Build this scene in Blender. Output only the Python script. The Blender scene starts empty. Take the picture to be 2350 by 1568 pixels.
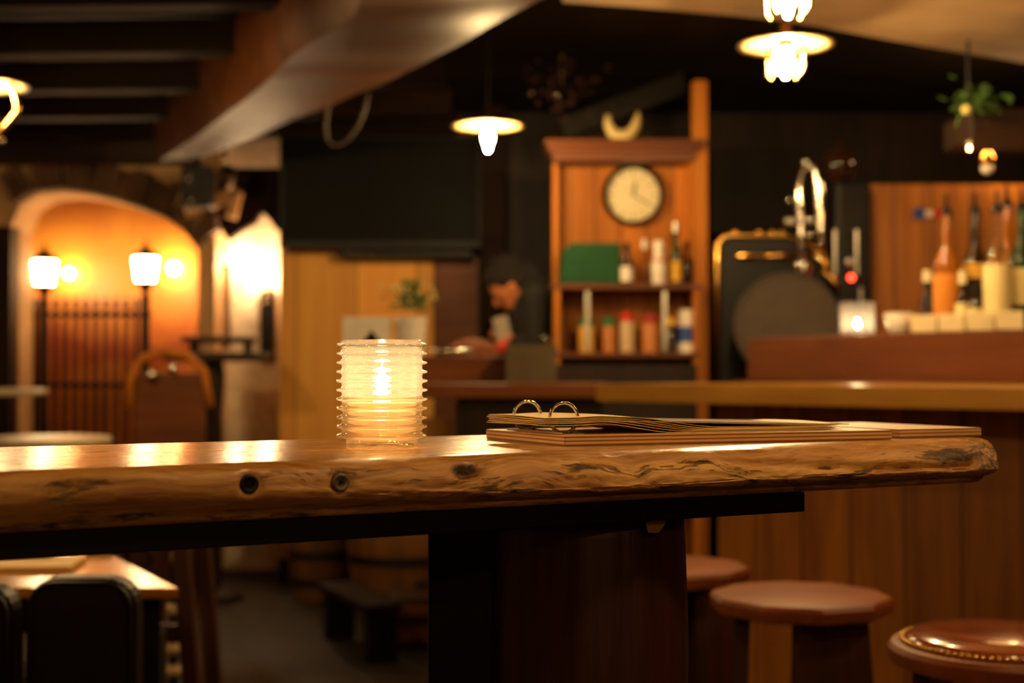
import bpy, bmesh, math, random
from mathutils import Vector, Matrix, noise
PI = math.pi
random.seed(7)
scene = bpy.context.scene
COL = scene.collection

# ------------------------------------------------------------------ camera
FPX = 2350 * 50 / 36.0
EYE = 1.19
TH = math.atan(66 / FPX)
cam_d = bpy.data.cameras.new('camera')
cam_d.lens = 50; cam_d.sensor_width = 36
cam_d.clip_start = 0.05; cam_d.clip_end = 60
cam = bpy.data.objects.new('camera', cam_d)
COL.objects.link(cam)
cam.location = (0, 0, EYE)
cam.rotation_euler = (PI / 2 + TH, 0, 0)
cam_d.dof.use_dof = True
cam_d.dof.focus_distance = 1.36
cam_d.dof.aperture_fstop = 4.4
scene.camera = cam

def P(px, py, d):
    """world point at distance d (world y) seen at a pixel of the photograph"""
    a = (px - 1175) / FPX
    b = (784 - py) / FPX
    c, s = math.cos(TH), math.sin(TH)
    vx, vy, vz = a, c - b * s, s + b * c
    k = d / vy
    return Vector((vx * k, d, EYE + vz * k))

# ------------------------------------------------------------------ node helpers
def new_mat(name):
    m = bpy.data.materials.new(name); m.use_nodes = True
    nt = m.node_tree; nt.nodes.clear()
    out = nt.nodes.new('ShaderNodeOutputMaterial')
    return m, nt, out

def srgb(r, g, b):
    f = lambda c: (c / 255 / 12.92) if c <= 10 else ((c / 255 + .055) / 1.055) ** 2.4
    return (f(r), f(g), f(b), 1)

def mathn(nt, op, a, b=None, c=None, clamp=False):
    n = nt.nodes.new('ShaderNodeMath'); n.operation = op; n.use_clamp = clamp
    for i, v in enumerate((a, b, c)):
        if v is None: continue
        if isinstance(v, (int, float)): n.inputs[i].default_value = v
        else: nt.links.new(v, n.inputs[i])
    return n.outputs[0]

def noise_tex(nt, vec, scale, detail=4, rough=.55, dist=0):
    n = nt.nodes.new('ShaderNodeTexNoise')
    n.inputs['Scale'].default_value = scale; n.inputs['Detail'].default_value = detail
    n.inputs['Roughness'].default_value = rough; n.inputs['Distortion'].default_value = dist
    nt.links.new(vec, n.inputs['Vector'])
    return n.outputs['Fac']

def mapping(nt, vec, sc, loc=(0, 0, 0)):
    n = nt.nodes.new('ShaderNodeMapping')
    n.inputs['Scale'].default_value = sc; n.inputs['Location'].default_value = loc
    nt.links.new(vec, n.inputs['Vector'])
    return n.outputs[0]

def ramp(nt, fac, stops):
    n = nt.nodes.new('ShaderNodeValToRGB')
    e = n.color_ramp.elements
    while len(e) < len(stops): e.new(.5)
    for el, (p, c) in zip(e, stops): el.position = p; el.color = c
    nt.links.new(fac, n.inputs[0])
    return n.outputs[0]

def mixc(nt, fac, a, b, mode='MIX'):
    n = nt.nodes.new('ShaderNodeMix'); n.data_type = 'RGBA'; n.blend_type = mode
    for sock, v in ((n.inputs[0], fac), (n.inputs[6], a), (n.inputs[7], b)):
        if isinstance(v, (int, float)): sock.default_value = v
        elif isinstance(v, tuple): sock.default_value = v
        else: nt.links.new(v, sock)
    return n.outputs[2]

def principled(nt, out):
    b = nt.nodes.new('ShaderNodeBsdfPrincipled')
    nt.links.new(b.outputs[0], out.inputs[0])
    return b

def wood(name, dark, light, axis='X', rough=.45, scale=1.0, plank=None, plank_axis='Y', bump=.2, spec=.5, coat=0, knots=True):
    dark = (dark[0], dark[1] * .95, dark[2] * .4, 1); light = (light[0], light[1], light[2] * .4, 1)
    m, nt, out = new_mat(name)
    b = principled(nt, out)
    tc = nt.nodes.new('ShaderNodeTexCoord').outputs['Object']
    st = {'X': (.09, 1, 1), 'Y': (1, .09, 1), 'Z': (1, 1, .09)}[axis]
    vec = tc
    var = None
    if plank:
        sp = nt.nodes.new('ShaderNodeSeparateXYZ'); nt.links.new(tc, sp.inputs[0])
        q = mathn(nt, 'DIVIDE', sp.outputs[plank_axis], plank)
        fl = mathn(nt, 'FLOOR', q)
        wn = nt.nodes.new('ShaderNodeTexWhiteNoise'); wn.noise_dimensions = '1D'
        nt.links.new(fl, wn.inputs['W'])
        var = wn.outputs['Value']
        cmb = nt.nodes.new('ShaderNodeCombineXYZ')
        for k in range(3): nt.links.new(mathn(nt, 'MULTIPLY', fl, 3.7 + k), cmb.inputs[k])
        va = nt.nodes.new('ShaderNodeVectorMath'); va.operation = 'ADD'
        nt.links.new(tc, va.inputs[0]); nt.links.new(cmb.outputs[0], va.inputs[1])
        vec = va.outputs[0]
        fr = mathn(nt, 'FRACT', q)
        ed = mathn(nt, 'MINIMUM', fr, mathn(nt, 'SUBTRACT', 1.0, fr))
        seam = mathn(nt, 'SMOOTH_MIN', mathn(nt, 'MULTIPLY', ed, plank / .006), 1.0, .1, clamp=True)
    v1 = mapping(nt, vec, tuple(c * 9 * scale for c in st))
    n1 = noise_tex(nt, v1, 1.0, 5, .6, .7)
    v2 = mapping(nt, vec, tuple(c * (70 if c == 1 else 30) * scale for c in st))
    n2 = noise_tex(nt, v2, 1.0, 3, .6)
    f = mathn(nt, 'ADD', mathn(nt, 'MULTIPLY', n1, .72), mathn(nt, 'MULTIPLY', n2, .28))
    c = ramp(nt, f, [(.33, dark), (.52, tuple((x + y) / 2 for x, y in zip(dark, light))), (.68, light)])
    if knots:
        kv = mapping(nt, vec, tuple(x * (.55 if x < 1 else 1) * 6 * scale for x in {'X': (.4, 1, 1), 'Y': (1, .4, 1), 'Z': (1, 1, .4)}[axis]))
        vo = nt.nodes.new('ShaderNodeTexVoronoi'); vo.inputs['Scale'].default_value = 1.0
        nt.links.new(kv, vo.inputs['Vector'])
        kf = mathn(nt, 'MULTIPLY', mathn(nt, 'SUBTRACT', .16, vo.outputs['Distance']), 9.0, clamp=True)
        c = mixc(nt, mathn(nt, 'MULTIPLY', kf, .7), c, tuple(x * .35 for x in dark[:3]) + (1,))
    if var is not None:
        hv = nt.nodes.new('ShaderNodeHueSaturation')
        nt.links.new(mathn(nt, 'ADD', mathn(nt, 'MULTIPLY', var, .55), .7), hv.inputs['Value'])
        nt.links.new(c, hv.inputs['Color']); c = hv.outputs[0]
        c = mixc(nt, seam, tuple(x * .15 for x in dark[:3]) + (1,), c)
    nt.links.new(c, b.inputs['Base Color'])
    b.inputs['Roughness'].default_value = rough
    b.inputs['Specular IOR Level'].default_value = spec
    b.inputs['Coat Weight'].default_value = coat
    b.inputs['Coat Roughness'].default_value = .18
    if bump:
        bp = nt.nodes.new('ShaderNodeBump'); bp.inputs['Strength'].default_value = bump
        bp.inputs['Distance'].default_value = .004
        h = f
        if plank: h = mathn(nt, 'ADD', f, mathn(nt, 'MULTIPLY', seam, 1.2))
        nt.links.new(h, bp.inputs['Height']); nt.links.new(bp.outputs[0], b.inputs['Normal'])
    return m

def plain(name, col, rough=.5, metal=0, spec=.5, coat=0, vary=.12, vscale=12, bump=0, trans=0, ior=1.45):
    m, nt, out = new_mat(name)
    b = principled(nt, out)
    tc = nt.nodes.new('ShaderNodeTexCoord').outputs['Object']
    n = noise_tex(nt, tc, vscale, 5, .6)
    lo = tuple(x * (1 - vary) for x in col[:3]) + (1,)
    hi = tuple(min(1, x * (1 + vary)) for x in col[:3]) + (1,)
    nt.links.new(ramp(nt, n, [(.3, lo), (.7, hi)]), b.inputs['Base Color'])
    b.inputs['Roughness'].default_value = rough
    b.inputs['Metallic'].default_value = metal
    b.inputs['Specular IOR Level'].default_value = spec
    b.inputs['Coat Weight'].default_value = coat
    b.inputs['Transmission Weight'].default_value = trans
    b.inputs['IOR'].default_value = ior
    if bump:
        bp = nt.nodes.new('ShaderNodeBump'); bp.inputs['Strength'].default_value = bump
        bp.inputs['Distance'].default_value = .01
        nt.links.new(n, bp.inputs['Height']); nt.links.new(bp.outputs[0], b.inputs['Normal'])
    return m

def emit(name, col, strength):
    m, nt, out = new_mat(name)
    e = nt.nodes.new('ShaderNodeEmission'); e.inputs[0].default_value = col; e.inputs[1].default_value = strength
    nt.links.new(e.outputs[0], out.inputs[0])
    return m

def glass_mix(name, tint=(1, .97, .92, 1), clear=.3, glow_mix=.12, rough=.0, glow_col=(1, .95, .85, 1), ior=1.48):
    """glass that lets part of the light straight through, with a translucent share added to hold a glow"""
    m, nt, out = new_mat(name)
    g = nt.nodes.new('ShaderNodeBsdfGlass'); g.inputs['Color'].default_value = tint
    g.inputs['Roughness'].default_value = rough; g.inputs['IOR'].default_value = ior
    t = nt.nodes.new('ShaderNodeBsdfTransparent'); t.inputs[0].default_value = tint
    a = nt.nodes.new('ShaderNodeMixShader'); a.inputs[0].default_value = clear
    nt.links.new(g.outputs[0], a.inputs[1]); nt.links.new(t.outputs[0], a.inputs[2])
    d = nt.nodes.new('ShaderNodeBsdfTranslucent'); d.inputs[0].default_value = glow_col  # translucent share that gives the glass an added glow
    c = nt.nodes.new('ShaderNodeMixShader'); c.inputs[0].default_value = glow_mix
    nt.links.new(a.outputs[0], c.inputs[1]); nt.links.new(d.outputs[0], c.inputs[2])
    nt.links.new(c.outputs[0], out.inputs[0])
    return m

# ------------------------------------------------------------------ materials
M = {}
M['dark_wood'] = wood('dark_stained_wood', srgb(26, 14, 8), srgb(56, 30, 16), 'X', .5, spec=.3)
M['dark_wood_z'] = wood('dark_stained_wood_upright', srgb(22, 12, 8), srgb(46, 26, 14), 'Z', .55, spec=.25)
M['black_wood'] = wood('blackened_wood', srgb(12, 8, 6), srgb(28, 18, 12), 'X', .65, spec=.2)
M['ceiling_wood'] = wood('dark_ceiling_boards', srgb(16, 12, 10), srgb(34, 22, 16), 'X', .6, plank=.16, spec=.25)  # dark boards, tone varies by plank
M['joist_wood'] = wood('joist_wood', srgb(20, 11, 7), srgb(38, 21, 12), 'X', .7, spec=.1)
M['beam_wood'] = wood('varnished_beam_wood', srgb(62, 31, 14), srgb(104, 56, 26), 'X', .52, scale=.6, spec=.22)
M['pine_z'] = wood('honey_pine_upright', srgb(138, 74, 26), srgb(205, 126, 52), 'Z', .55, spec=.2, plank=.12, plank_axis='X')
M['pine'] = wood('honey_pine', srgb(150, 84, 32), srgb(210, 130, 54), 'Z', .55, spec=.2)
M['wall_panel'] = wood('golden_wall_boards', srgb(232, 150, 82), srgb(255, 190, 118), 'Z', .6, plank=.34, plank_axis='X', scale=.7)
M['red_wood'] = wood('reddish_counter_wood', srgb(76, 36, 18), srgb(118, 62, 30), 'X', .5, spec=.3)
M['bar_top'] = wood('bar_top_wood', srgb(165, 112, 58), srgb(215, 158, 90), 'X', .3, coat=.4)
M['bar_panel'] = wood('bar_front_planks', srgb(135, 74, 30), srgb(205, 128, 60), 'Z', .5, plank=.17, plank_axis='X')
M['stool_seat'] = wood('stool_seat_wood', srgb(104, 48, 16), srgb(150, 78, 28), 'X', .45, spec=.3, coat=.05)
M['stool_leg'] = wood('stool_leg_wood', srgb(44, 20, 12), srgb(74, 36, 20), 'Z', .45)
M['ply_edge'] = wood('birch_ply', srgb(190, 140, 88), srgb(226, 182, 128), 'X', .5, bump=.05, knots=False)
M['plaster'] = plain('warm_rough_plaster', srgb(190, 150, 105), .8, vary=.25, vscale=5, bump=.5)
M['vault'] = plain('beige_plaster_vault', srgb(178, 148, 108), .7, vary=.2, vscale=2.5, bump=.15)  # beige plaster with random mottling
M['white_plaster'] = plain('white_plaster', srgb(225, 205, 175), .75, vary=.2, vscale=7, bump=.8)
M['stone'] = plain('dark_arch_stone', srgb(92, 64, 42), .8, vary=.4, vscale=6, bump=.8)
M['black'] = plain('matte_black', srgb(16, 14, 13), .5, spec=.3)
M['gloss_black'] = plain('gloss_black', srgb(12, 11, 11), .15)
M['screen'] = plain('dark_screen', srgb(7, 6, 5), .5, spec=.1, vary=.02)
M['iron'] = plain('black_iron', srgb(22, 18, 16), .5, metal=.3)
M['chrome'] = plain('chrome', srgb(215, 210, 200), .12, metal=1, vary=.03)
M['steel'] = plain('brushed_steel', srgb(170, 165, 155), .3, metal=1)
M['brass'] = plain('brass', srgb(215, 160, 80), .22, metal=1)
M['enamel'] = plain('cream_enamel_shade', srgb(165, 135, 88), .4)
M['leather'] = plain('black_leather', srgb(26, 16, 12), .42, vary=.3, vscale=60, bump=.15)
M['dgrey'] = plain('dark_grey_plastic', srgb(74, 62, 50), .6, spec=.3)
M['cream'] = plain('cream_paper', srgb(235, 220, 175), .7)
M['white'] = plain('white_ceramic', srgb(225, 215, 200), .3)
M['green'] = plain('green_fabric', srgb(18, 66, 34), .9)
M['leaf'] = plain('leaf_green', srgb(70, 105, 40), .6, vary=.4, vscale=25)
M['flower'] = plain('pale_flower', srgb(200, 185, 110), .7)
M['redp'] = plain('red_plastic', srgb(190, 40, 30), .35)
M['bluep'] = plain('blue_plastic', srgb(40, 70, 150), .4)
M['greencap'] = plain('green_cap', srgb(30, 110, 60), .4)
M['amber'] = plain('amber_spirit_glass', srgb(205, 130, 42), .08, trans=.6, vary=.05)
M['darkglass'] = plain('dark_bottle_glass', srgb(60, 34, 16), .08, trans=.35, vary=.05)
M['greenglass'] = plain('green_bottle_glass', srgb(40, 70, 30), .1, trans=.3, vary=.05)
M['clear'] = glass_mix('clear_bar_glass', clear=.5, glow_mix=.025)
M['label'] = plain('cream_label', srgb(238, 222, 160), .6, vary=.05)
M['goldlabel'] = plain('yellow_label', srgb(215, 165, 50), .6, vary=.05)
M['spice'] = plain('spice_brown', srgb(180, 110, 50), .5)
M['skin'] = plain('skin', srgb(180, 108, 66), .5, vary=.06)
M['shirt'] = plain('black_shirt', srgb(24, 23, 20), .85)
M['trouser'] = plain('dark_trousers', srgb(30, 26, 24), .85)
M['hair'] = plain('dark_hair', srgb(22, 14, 10), .9, vary=.3, vscale=80)
M['cord'] = plain('dull_cord', srgb(75, 60, 42), .7)
M['amber_light'] = emit('lamp_light', (1, .72, .38, 1), 420)
M['pendant_light'] = emit('pendant_bulb_light', (1, .66, .28, 1), 900)
M['lantern_light'] = emit('lantern_light', (1, .68, .32, 1), 50)
M['added_globe_glow'] = emit('added_wall_globe_glow', (1, .55, .2, 1), 120)  # glow of the globes added on the walls
M['flame'] = emit('candle_flame', (1, .74, .42, 1), 1700)
M['red_led'] = emit('red_indicator', (1, .05, .02, 1), 6)
M['bar_strip'] = emit('bar_shelf_light', (1, .50, .16, 1), 40)
M['sconce_light'] = emit('sconce_light', (1, .72, .40, 1), 230)
M['added_globe_light'] = emit('added_globe_lamp_light', (1, .66, .28, 1), 110)  # glow of the added, unseen globe lamps

def floor_mat():
    m, nt, out = new_mat('flagstone_floor')
    b = principled(nt, out)
    tc = nt.nodes.new('ShaderNodeTexCoord').outputs['Object']
    br = nt.nodes.new('ShaderNodeTexBrick')
    br.inputs['Scale'].default_value = 1.0
    br.inputs['Brick Width'].default_value = .6; br.inputs['Row Height'].default_value = .4
    br.inputs['Mortar Size'].default_value = .012
    br.inputs['Color1'].default_value = srgb(50, 37, 20); br.inputs['Color2'].default_value = srgb(33, 24, 14)
    br.inputs['Mortar'].default_value = srgb(24, 18, 12)
    nt.links.new(mapping(nt, tc, (1, 1, 1)), br.inputs['Vector'])
    n = noise_tex(nt, tc, 6, 6, .6)
    c = mixc(nt, .5, br.outputs[0], ramp(nt, n, [(.3, srgb(60, 46, 32)), (.7, srgb(72, 54, 32))]), 'MULTIPLY')
    c = mixc(nt, .55, c, br.outputs[0])
    nt.links.new(c, b.inputs['Base Color']); b.inputs['Roughness'].default_value = .65
    b.inputs['Specular IOR Level'].default_value = .25
    bp = nt.nodes.new('ShaderNodeBump'); bp.inputs['Strength'].default_value = .3
    nt.links.new(n, bp.inputs['Height']); nt.links.new(bp.outputs[0], b.inputs['Normal'])
    return m
M['floor'] = floor_mat()

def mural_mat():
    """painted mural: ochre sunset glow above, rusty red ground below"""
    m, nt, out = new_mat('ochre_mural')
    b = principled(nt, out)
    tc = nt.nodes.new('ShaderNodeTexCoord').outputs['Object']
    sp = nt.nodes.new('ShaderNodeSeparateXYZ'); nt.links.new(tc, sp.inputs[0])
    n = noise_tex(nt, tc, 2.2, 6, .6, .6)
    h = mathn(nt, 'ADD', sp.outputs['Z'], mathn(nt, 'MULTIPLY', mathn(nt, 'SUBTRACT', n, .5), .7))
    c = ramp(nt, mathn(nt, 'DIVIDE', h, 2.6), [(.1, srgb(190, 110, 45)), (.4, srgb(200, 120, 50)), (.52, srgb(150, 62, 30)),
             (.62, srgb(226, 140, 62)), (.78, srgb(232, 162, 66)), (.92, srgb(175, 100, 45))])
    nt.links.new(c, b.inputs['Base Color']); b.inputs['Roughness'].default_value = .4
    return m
M['mural'] = mural_mat()

def table_mat():
    m, nt, out = new_mat('varnished_live_edge_timber')
    b = principled(nt, out)
    tc = nt.nodes.new('ShaderNodeTexCoord').outputs['Object']
    w = noise_tex(nt, mapping(nt, tc, (5, 5, 5)), 1.0, 3, .5)
    wv = nt.nodes.new('ShaderNodeVectorMath'); wv.operation = 'SCALE'
    cmb = nt.nodes.new('ShaderNodeCombineXYZ')
    nt.links.new(mathn(nt, 'SUBTRACT', w, .5), cmb.inputs[1]); nt.links.new(mathn(nt, 'SUBTRACT', w, .5), cmb.inputs[2])
    nt.links.new(cmb.outputs[0], wv.inputs[0]); wv.inputs['Scale'].default_value = .07
    ad = nt.nodes.new('ShaderNodeVectorMath'); ad.operation = 'ADD'
    nt.links.new(tc, ad.inputs[0]); nt.links.new(wv.outputs[0], ad.inputs[1])
    v = ad.outputs[0]
    n1 = noise_tex(nt, mapping(nt, v, (2.5, 38, 38)), 1.0, 6, .62, .4)
    n2 = noise_tex(nt, mapping(nt, v, (14, 260, 260)), 1.0, 4, .65)
    n3 = noise_tex(nt, mapping(nt, v, (9, 60, 60), (3, 1, 2)), 1.0, 8, .7)
    f = mathn(nt, 'ADD', mathn(nt, 'MULTIPLY', n1, .65), mathn(nt, 'MULTIPLY', n2, .35))
    c = ramp(nt, f, [(.34, srgb(118, 72, 30)), (.45, srgb(178, 122, 60)), (.58, srgb(212, 158, 86)), (.70, srgb(232, 188, 118))])
    # dark cracks and worm marks on the worn face
    cr = mathn(nt, 'MULTIPLY', mathn(nt, 'SUBTRACT', n3, .555), 12.0, clamp=True)
    sp = nt.nodes.new('ShaderNodeSeparateXYZ'); nt.links.new(tc, sp.inputs[0])
    side = mathn(nt, 'MULTIPLY', mathn(nt, 'SUBTRACT', -.004, sp.outputs['Z']), 160.0, clamp=True)
    c = mixc(nt, mathn(nt, 'MULTIPLY', mathn(nt, 'MULTIPLY', cr, side), .92), c, srgb(48, 24, 10))
    # dark knot in the edge
    kx = mathn(nt, 'DIVIDE', mathn(nt, 'SUBTRACT', sp.outputs['X'], .39), .016)
    kz = mathn(nt, 'DIVIDE', mathn(nt, 'ADD', sp.outputs['Z'], .013), .0065)
    kd = mathn(nt, 'ADD', mathn(nt, 'ADD', mathn(nt, 'MULTIPLY', kx, kx), mathn(nt, 'MULTIPLY', kz, kz)), mathn(nt, 'MULTIPLY', n3, 1.2))
    km = mathn(nt, 'MULTIPLY', mathn(nt, 'SUBTRACT', 1.7, kd), 1.2, clamp=True)
    c = mixc(nt, mathn(nt, 'MULTIPLY', km, .92), c, srgb(34, 17, 8))
    # darker patina on the end grain
    eg = noise_tex(nt, mapping(nt, tc, (150, 150, 150)), 1.0, 4, .7)
    egm = mathn(nt, 'MULTIPLY', mathn(nt, 'SUBTRACT', sp.outputs['X'], .985), 25.0, clamp=True)
    c = mixc(nt, mathn(nt, 'MULTIPLY', egm, mathn(nt, 'MULTIPLY', mathn(nt, 'SUBTRACT', eg, .42), 5.0, clamp=True)), c, srgb(60, 34, 16))
    geo = nt.nodes.new('ShaderNodeNewGeometry')
    pn = nt.nodes.new('ShaderNodeSeparateXYZ'); nt.links.new(geo.outputs['Normal'], pn.inputs[0])
    nt.links.new(c, b.inputs['Base Color'])
    r = mathn(nt, 'ADD', mathn(nt, 'MULTIPLY', side, .34), mathn(nt, 'MULTIPLY', n2, .16))
    nt.links.new(mathn(nt, 'ADD', r, .13), b.inputs['Roughness'])
    b.inputs['Specular IOR Level'].default_value = .55
    bp = nt.nodes.new('ShaderNodeBump'); bp.inputs['Distance'].default_value = .0022
    nt.links.new(mathn(nt, 'ADD', mathn(nt, 'MULTIPLY', side, .75), .07), bp.inputs['Strength'])
    h = mathn(nt, 'SUBTRACT', mathn(nt, 'ADD', f, mathn(nt, 'MULTIPLY', n3, .6)), mathn(nt, 'MULTIPLY', cr, 1.2))
    h = mathn(nt, 'ADD', h, mathn(nt, 'MULTIPLY', egm, mathn(nt, 'MULTIPLY', eg, 1.6)))
    nt.links.new(h, bp.inputs['Height']); nt.links.new(bp.outputs[0], b.inputs['Normal'])
    return m
M['table'] = table_mat()

# ------------------------------------------------------------------ mesh builder
def tag(o, label=None, cat=None, group=None, kind=None):
    if label: o['label'] = label
    if cat: o['category'] = cat
    if group: o['group'] = group
    if kind: o['kind'] = kind
    return o

def thing(name, loc=(0, 0, 0), rz=0, label=None, cat=None, group=None):
    o = bpy.data.objects.new(name, None); COL.objects.link(o)
    o.empty_display_size = .1
    o.location = loc; o.rotation_euler = (0, 0, rz)
    return tag(o, label, cat, group)

def copy_tree(o, parent=None):
    c = o.copy(); COL.objects.link(c); c.parent = parent
    for ch in list(o.children): copy_tree(ch, c)
    return c

class MB:
    def __init__(s): s.bm = bmesh.new()
    def box(s, c, size, rz=0, rx=0, ry=0, bev=0, taper=1):
        b = bmesh.new(); bmesh.ops.create_cube(b, size=1)
        for v in b.verts:
            k = taper if v.co.z > 0 else 1
            v.co = Vector((v.co.x * size[0] * k, v.co.y * size[1] * k, v.co.z * size[2]))
        if bev: bmesh.ops.bevel(b, geom=b.edges[:], offset=bev, segments=2, affect='EDGES', profile=.6)
        mt = Matrix.Translation(c) @ Matrix.Rotation(rz, 4, 'Z') @ Matrix.Rotation(ry, 4, 'Y') @ Matrix.Rotation(rx, 4, 'X')
        b.transform(mt); s._add(b); return s
    def _add(s, b):
        me = bpy.data.meshes.new('tmp'); b.to_mesh(me); b.free(); s.bm.from_mesh(me); bpy.data.meshes.remove(me)
    def lathe(s, prof, c=(0, 0, 0), seg=32, mt=None, close=False):
        b = bmesh.new(); rings = []
        for r, z in prof:
            if r < 1e-6: rings.append([b.verts.new((0, 0, z))])
            else: rings.append([b.verts.new((r * math.cos(2 * PI * i / seg), r * math.sin(2 * PI * i / seg), z)) for i in range(seg)])
        pairs = list(zip(rings, rings[1:]))
        if close: pairs.append((rings[-1], rings[0]))
        for A, B in pairs:
            for i in range(seg):
                j = (i + 1) % seg
                if len(A) == 1 and len(B) == 1: continue
                if len(A) == 1: b.faces.new((A[0], B[j], B[i]))
                elif len(B) == 1: b.faces.new((A[i], A[j], B[0]))
                else: b.faces.new((A[i], A[j], B[j], B[i]))
        b.transform((Matrix.Translation(c)) @ (mt or Matrix()))
        bmesh.ops.recalc_face_normals(b, faces=b.faces)
        s._add(b); return s
    def tube(s, pts, r, seg=8, closed=False):
        pts = [Vector(p) for p in pts]; n = len(pts)
        rr = r if isinstance(r, (list, tuple)) else [r] * n
        b = bmesh.new(); rings = []; ref = None
        for i, p in enumerate(pts):
            if closed: t = (pts[(i + 1) % n] - pts[i - 1])
            else: t = pts[min(i + 1, n - 1)] - pts[max(i - 1, 0)]
            t.normalize()
            if ref is None:
                ref = Vector((0, 0, 1)) if abs(t.z) < .9 else Vector((1, 0, 0))
            u = (ref - t * ref.dot(t)).normalized(); w = t.cross(u); ref = u
            rings.append([b.verts.new(p + (u * math.cos(2 * PI * k / seg) + w * math.sin(2 * PI * k / seg)) * rr[i]) for k in range(seg)])
        for i in range(n if closed else n - 1):
            A, B = rings[i], rings[(i + 1) % n]
            for k in range(seg):
                j = (k + 1) % seg; b.faces.new((A[k], A[j], B[j], B[k]))
        if not closed:
            b.faces.new(rings[0][::-1]); b.faces.new(rings[-1])
        bmesh.ops.recalc_face_normals(b, faces=b.faces)
        s._add(b); return s
    def prism(s, poly, z0, z1, mt=None, bev=0):
        """extrude a polygon of (x,y) from z0 to z1"""
        b = bmesh.new()
        A = [b.verts.new((x, y, z0)) for x, y in poly]; B = [b.verts.new((x, y, z1)) for x, y in poly]
        b.faces.new(A[::-1]); b.faces.new(B)
        for i in range(len(poly)):
            j = (i + 1) % len(poly); b.faces.new((A[i], A[j], B[j], B[i]))
        bmesh.ops.recalc_face_normals(b, faces=b.faces)
        if bev: bmesh.ops.bevel(b, geom=b.edges[:], offset=bev, segments=2, affect='EDGES')
        if mt: b.transform(mt)
        s._add(b); return s
    def ball(s, c, r, seg=12, sc=(1, 1, 1), mt=None):
        b = bmesh.new(); bmesh.ops.create_uvsphere(b, u_segments=seg, v_segments=max(6, seg // 2 + 2), radius=r)
        b.transform(Matrix.Translation(c) @ (mt or Matrix()) @ Matrix.Diagonal((*sc, 1))); s._add(b); return s
    def build(s, name, m, parent=None, smooth=False, loc=None, rz=None, auto=None):
        me = bpy.data.meshes.new(name); s.bm.to_mesh(me); s.bm.free()
        me.materials.append(m)
        if smooth:
            for p in me.polygons: p.use_smooth = True
            if auto:
                me.set_sharp_from_angle(angle=auto)
        o = bpy.data.objects.new(name, me); COL.objects.link(o)
        if parent: o.parent = parent
        if loc is not None: o.location = loc
        if rz is not None: o.rotation_euler = (0, 0, rz)
        return o
YUP = Matrix.Rotation(PI / 2, 4, 'X')     # lathe axis z -> -y

def struct(name, mb, m, **k):
    o = mb.build(name, m, **k); o['kind'] = 'structure'; return o

# ------------------------------------------------------------------ room shell
ZC = EYE + 1.45
struct('floor', MB().box((0, 4, -.05), (10, 14, .1)), M['floor'])
struct('ceiling', MB().box((0, 4, ZC + .05), (10, 14, .1)), M['ceiling_wood'])
struct('wall_left', MB().box((-4.6, 4, 1.3), (.2, 14, 2.7)), M['plaster'])
struct('wall_right', MB().box((3.6, 4, 1.3), (.2, 14, 2.7)), M['dark_wood_z'])
struct('wall_front', MB().box((0, -2.6, 1.3), (10, .2, 2.7)), M['plaster'])
YB = 8.0
struct('wall_back', MB().box((1.15, YB + .1, 1.3), (4.9, .2, 2.7)), M['dark_wood_z'])
# golden boarded panel on the back wall under the screen
o = struct('trim_1', MB().box((0, 0, 1.3), (.86, .05, 2.6)), M['wall_panel'], loc=(-.87, YB - .022, 0))
struct('trim_2', MB().box((0, 0, 1.3), (.24, .05, 2.6)), M['red_wood'], loc=(-.31, YB - .022, 0))
# recess wall beside the screen: white plaster
YR = 8.5
xl, xr = P(455, 500, YR).x, P(645, 500, YR).x
struct('wall_recess', MB().box((-1.51, YR + .1, 1.3), (.66, .2, 2.7)), M['white_plaster'])
struct('wall_return', MB().box((-1.27, YB + .32, 1.3), (.06, .52, 2.7)), M['wall_panel'])
# arched wall in front of the mural
YA = 8.2
def arch_wall():
    mb = MB()
    b = bmesh.new()
    pix = [(24, 1100), (24, 520), (45, 470), (85, 446), (150, 440), (210, 448), (270, 462), (330, 482), (385, 505), (425, 535),
           (452, 570), (470, 620), (476, 700), (478, 1100)]
    arc = [P(x, y, YA) for x, y in pix]
    arc[0].z = 0; arc[-1].z = 0
    x0, x1 = -4.5, P(482, 600, YA).x + .03
    N = len(arc)
    top = [Vector((x0, YA, 0)) if i == 0 else Vector((x1, YA, 0)) if i == N - 1 else None for i in range(N)]
    # ring between opening and outer rectangle
    outer = []
    for i, p in enumerate(arc):
        if i == 0: outer.append(Vector((x0, YA, 0)))
        elif i == 1: outer.append(Vector((x0, YA, ZC)))
        elif i >= N - 2: outer.append(Vector((x1, YA, ZC if i == N - 2 else 0)))
        else: outer.append(Vector((x0 + (x1 - x0) * (i - 1) / (N - 3), YA, ZC)))
    thick = Vector((0, .38, 0))
    fi = [b.verts.new(p) for p in arc]; fo = [b.verts.new(p) for p in outer]
    bi = [b.verts.new(p + thick) for p in arc]; bo = [b.verts.new(p + thick) for p in outer]
    for i in range(N - 1):
        b.faces.new((fi[i], fi[i + 1], fo[i + 1], fo[i])); b.faces.new((bi[i], bo[i], bo[i + 1], bi[i + 1]))
        b.faces.new((fi[i], bi[i], bi[i + 1], fi[i + 1])); b.faces.new((fo[i], fo[i + 1], bo[i + 1], bo[i]))
    bmesh.ops.remove_doubles(b, verts=b.verts, dist=1e-5)
    bmesh.ops.recalc_face_normals(b, faces=b.faces)
    mb._add(b); return mb, arc
mb, arc = arch_wall()
struct('wall_arch', mb, M['plaster'])
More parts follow.
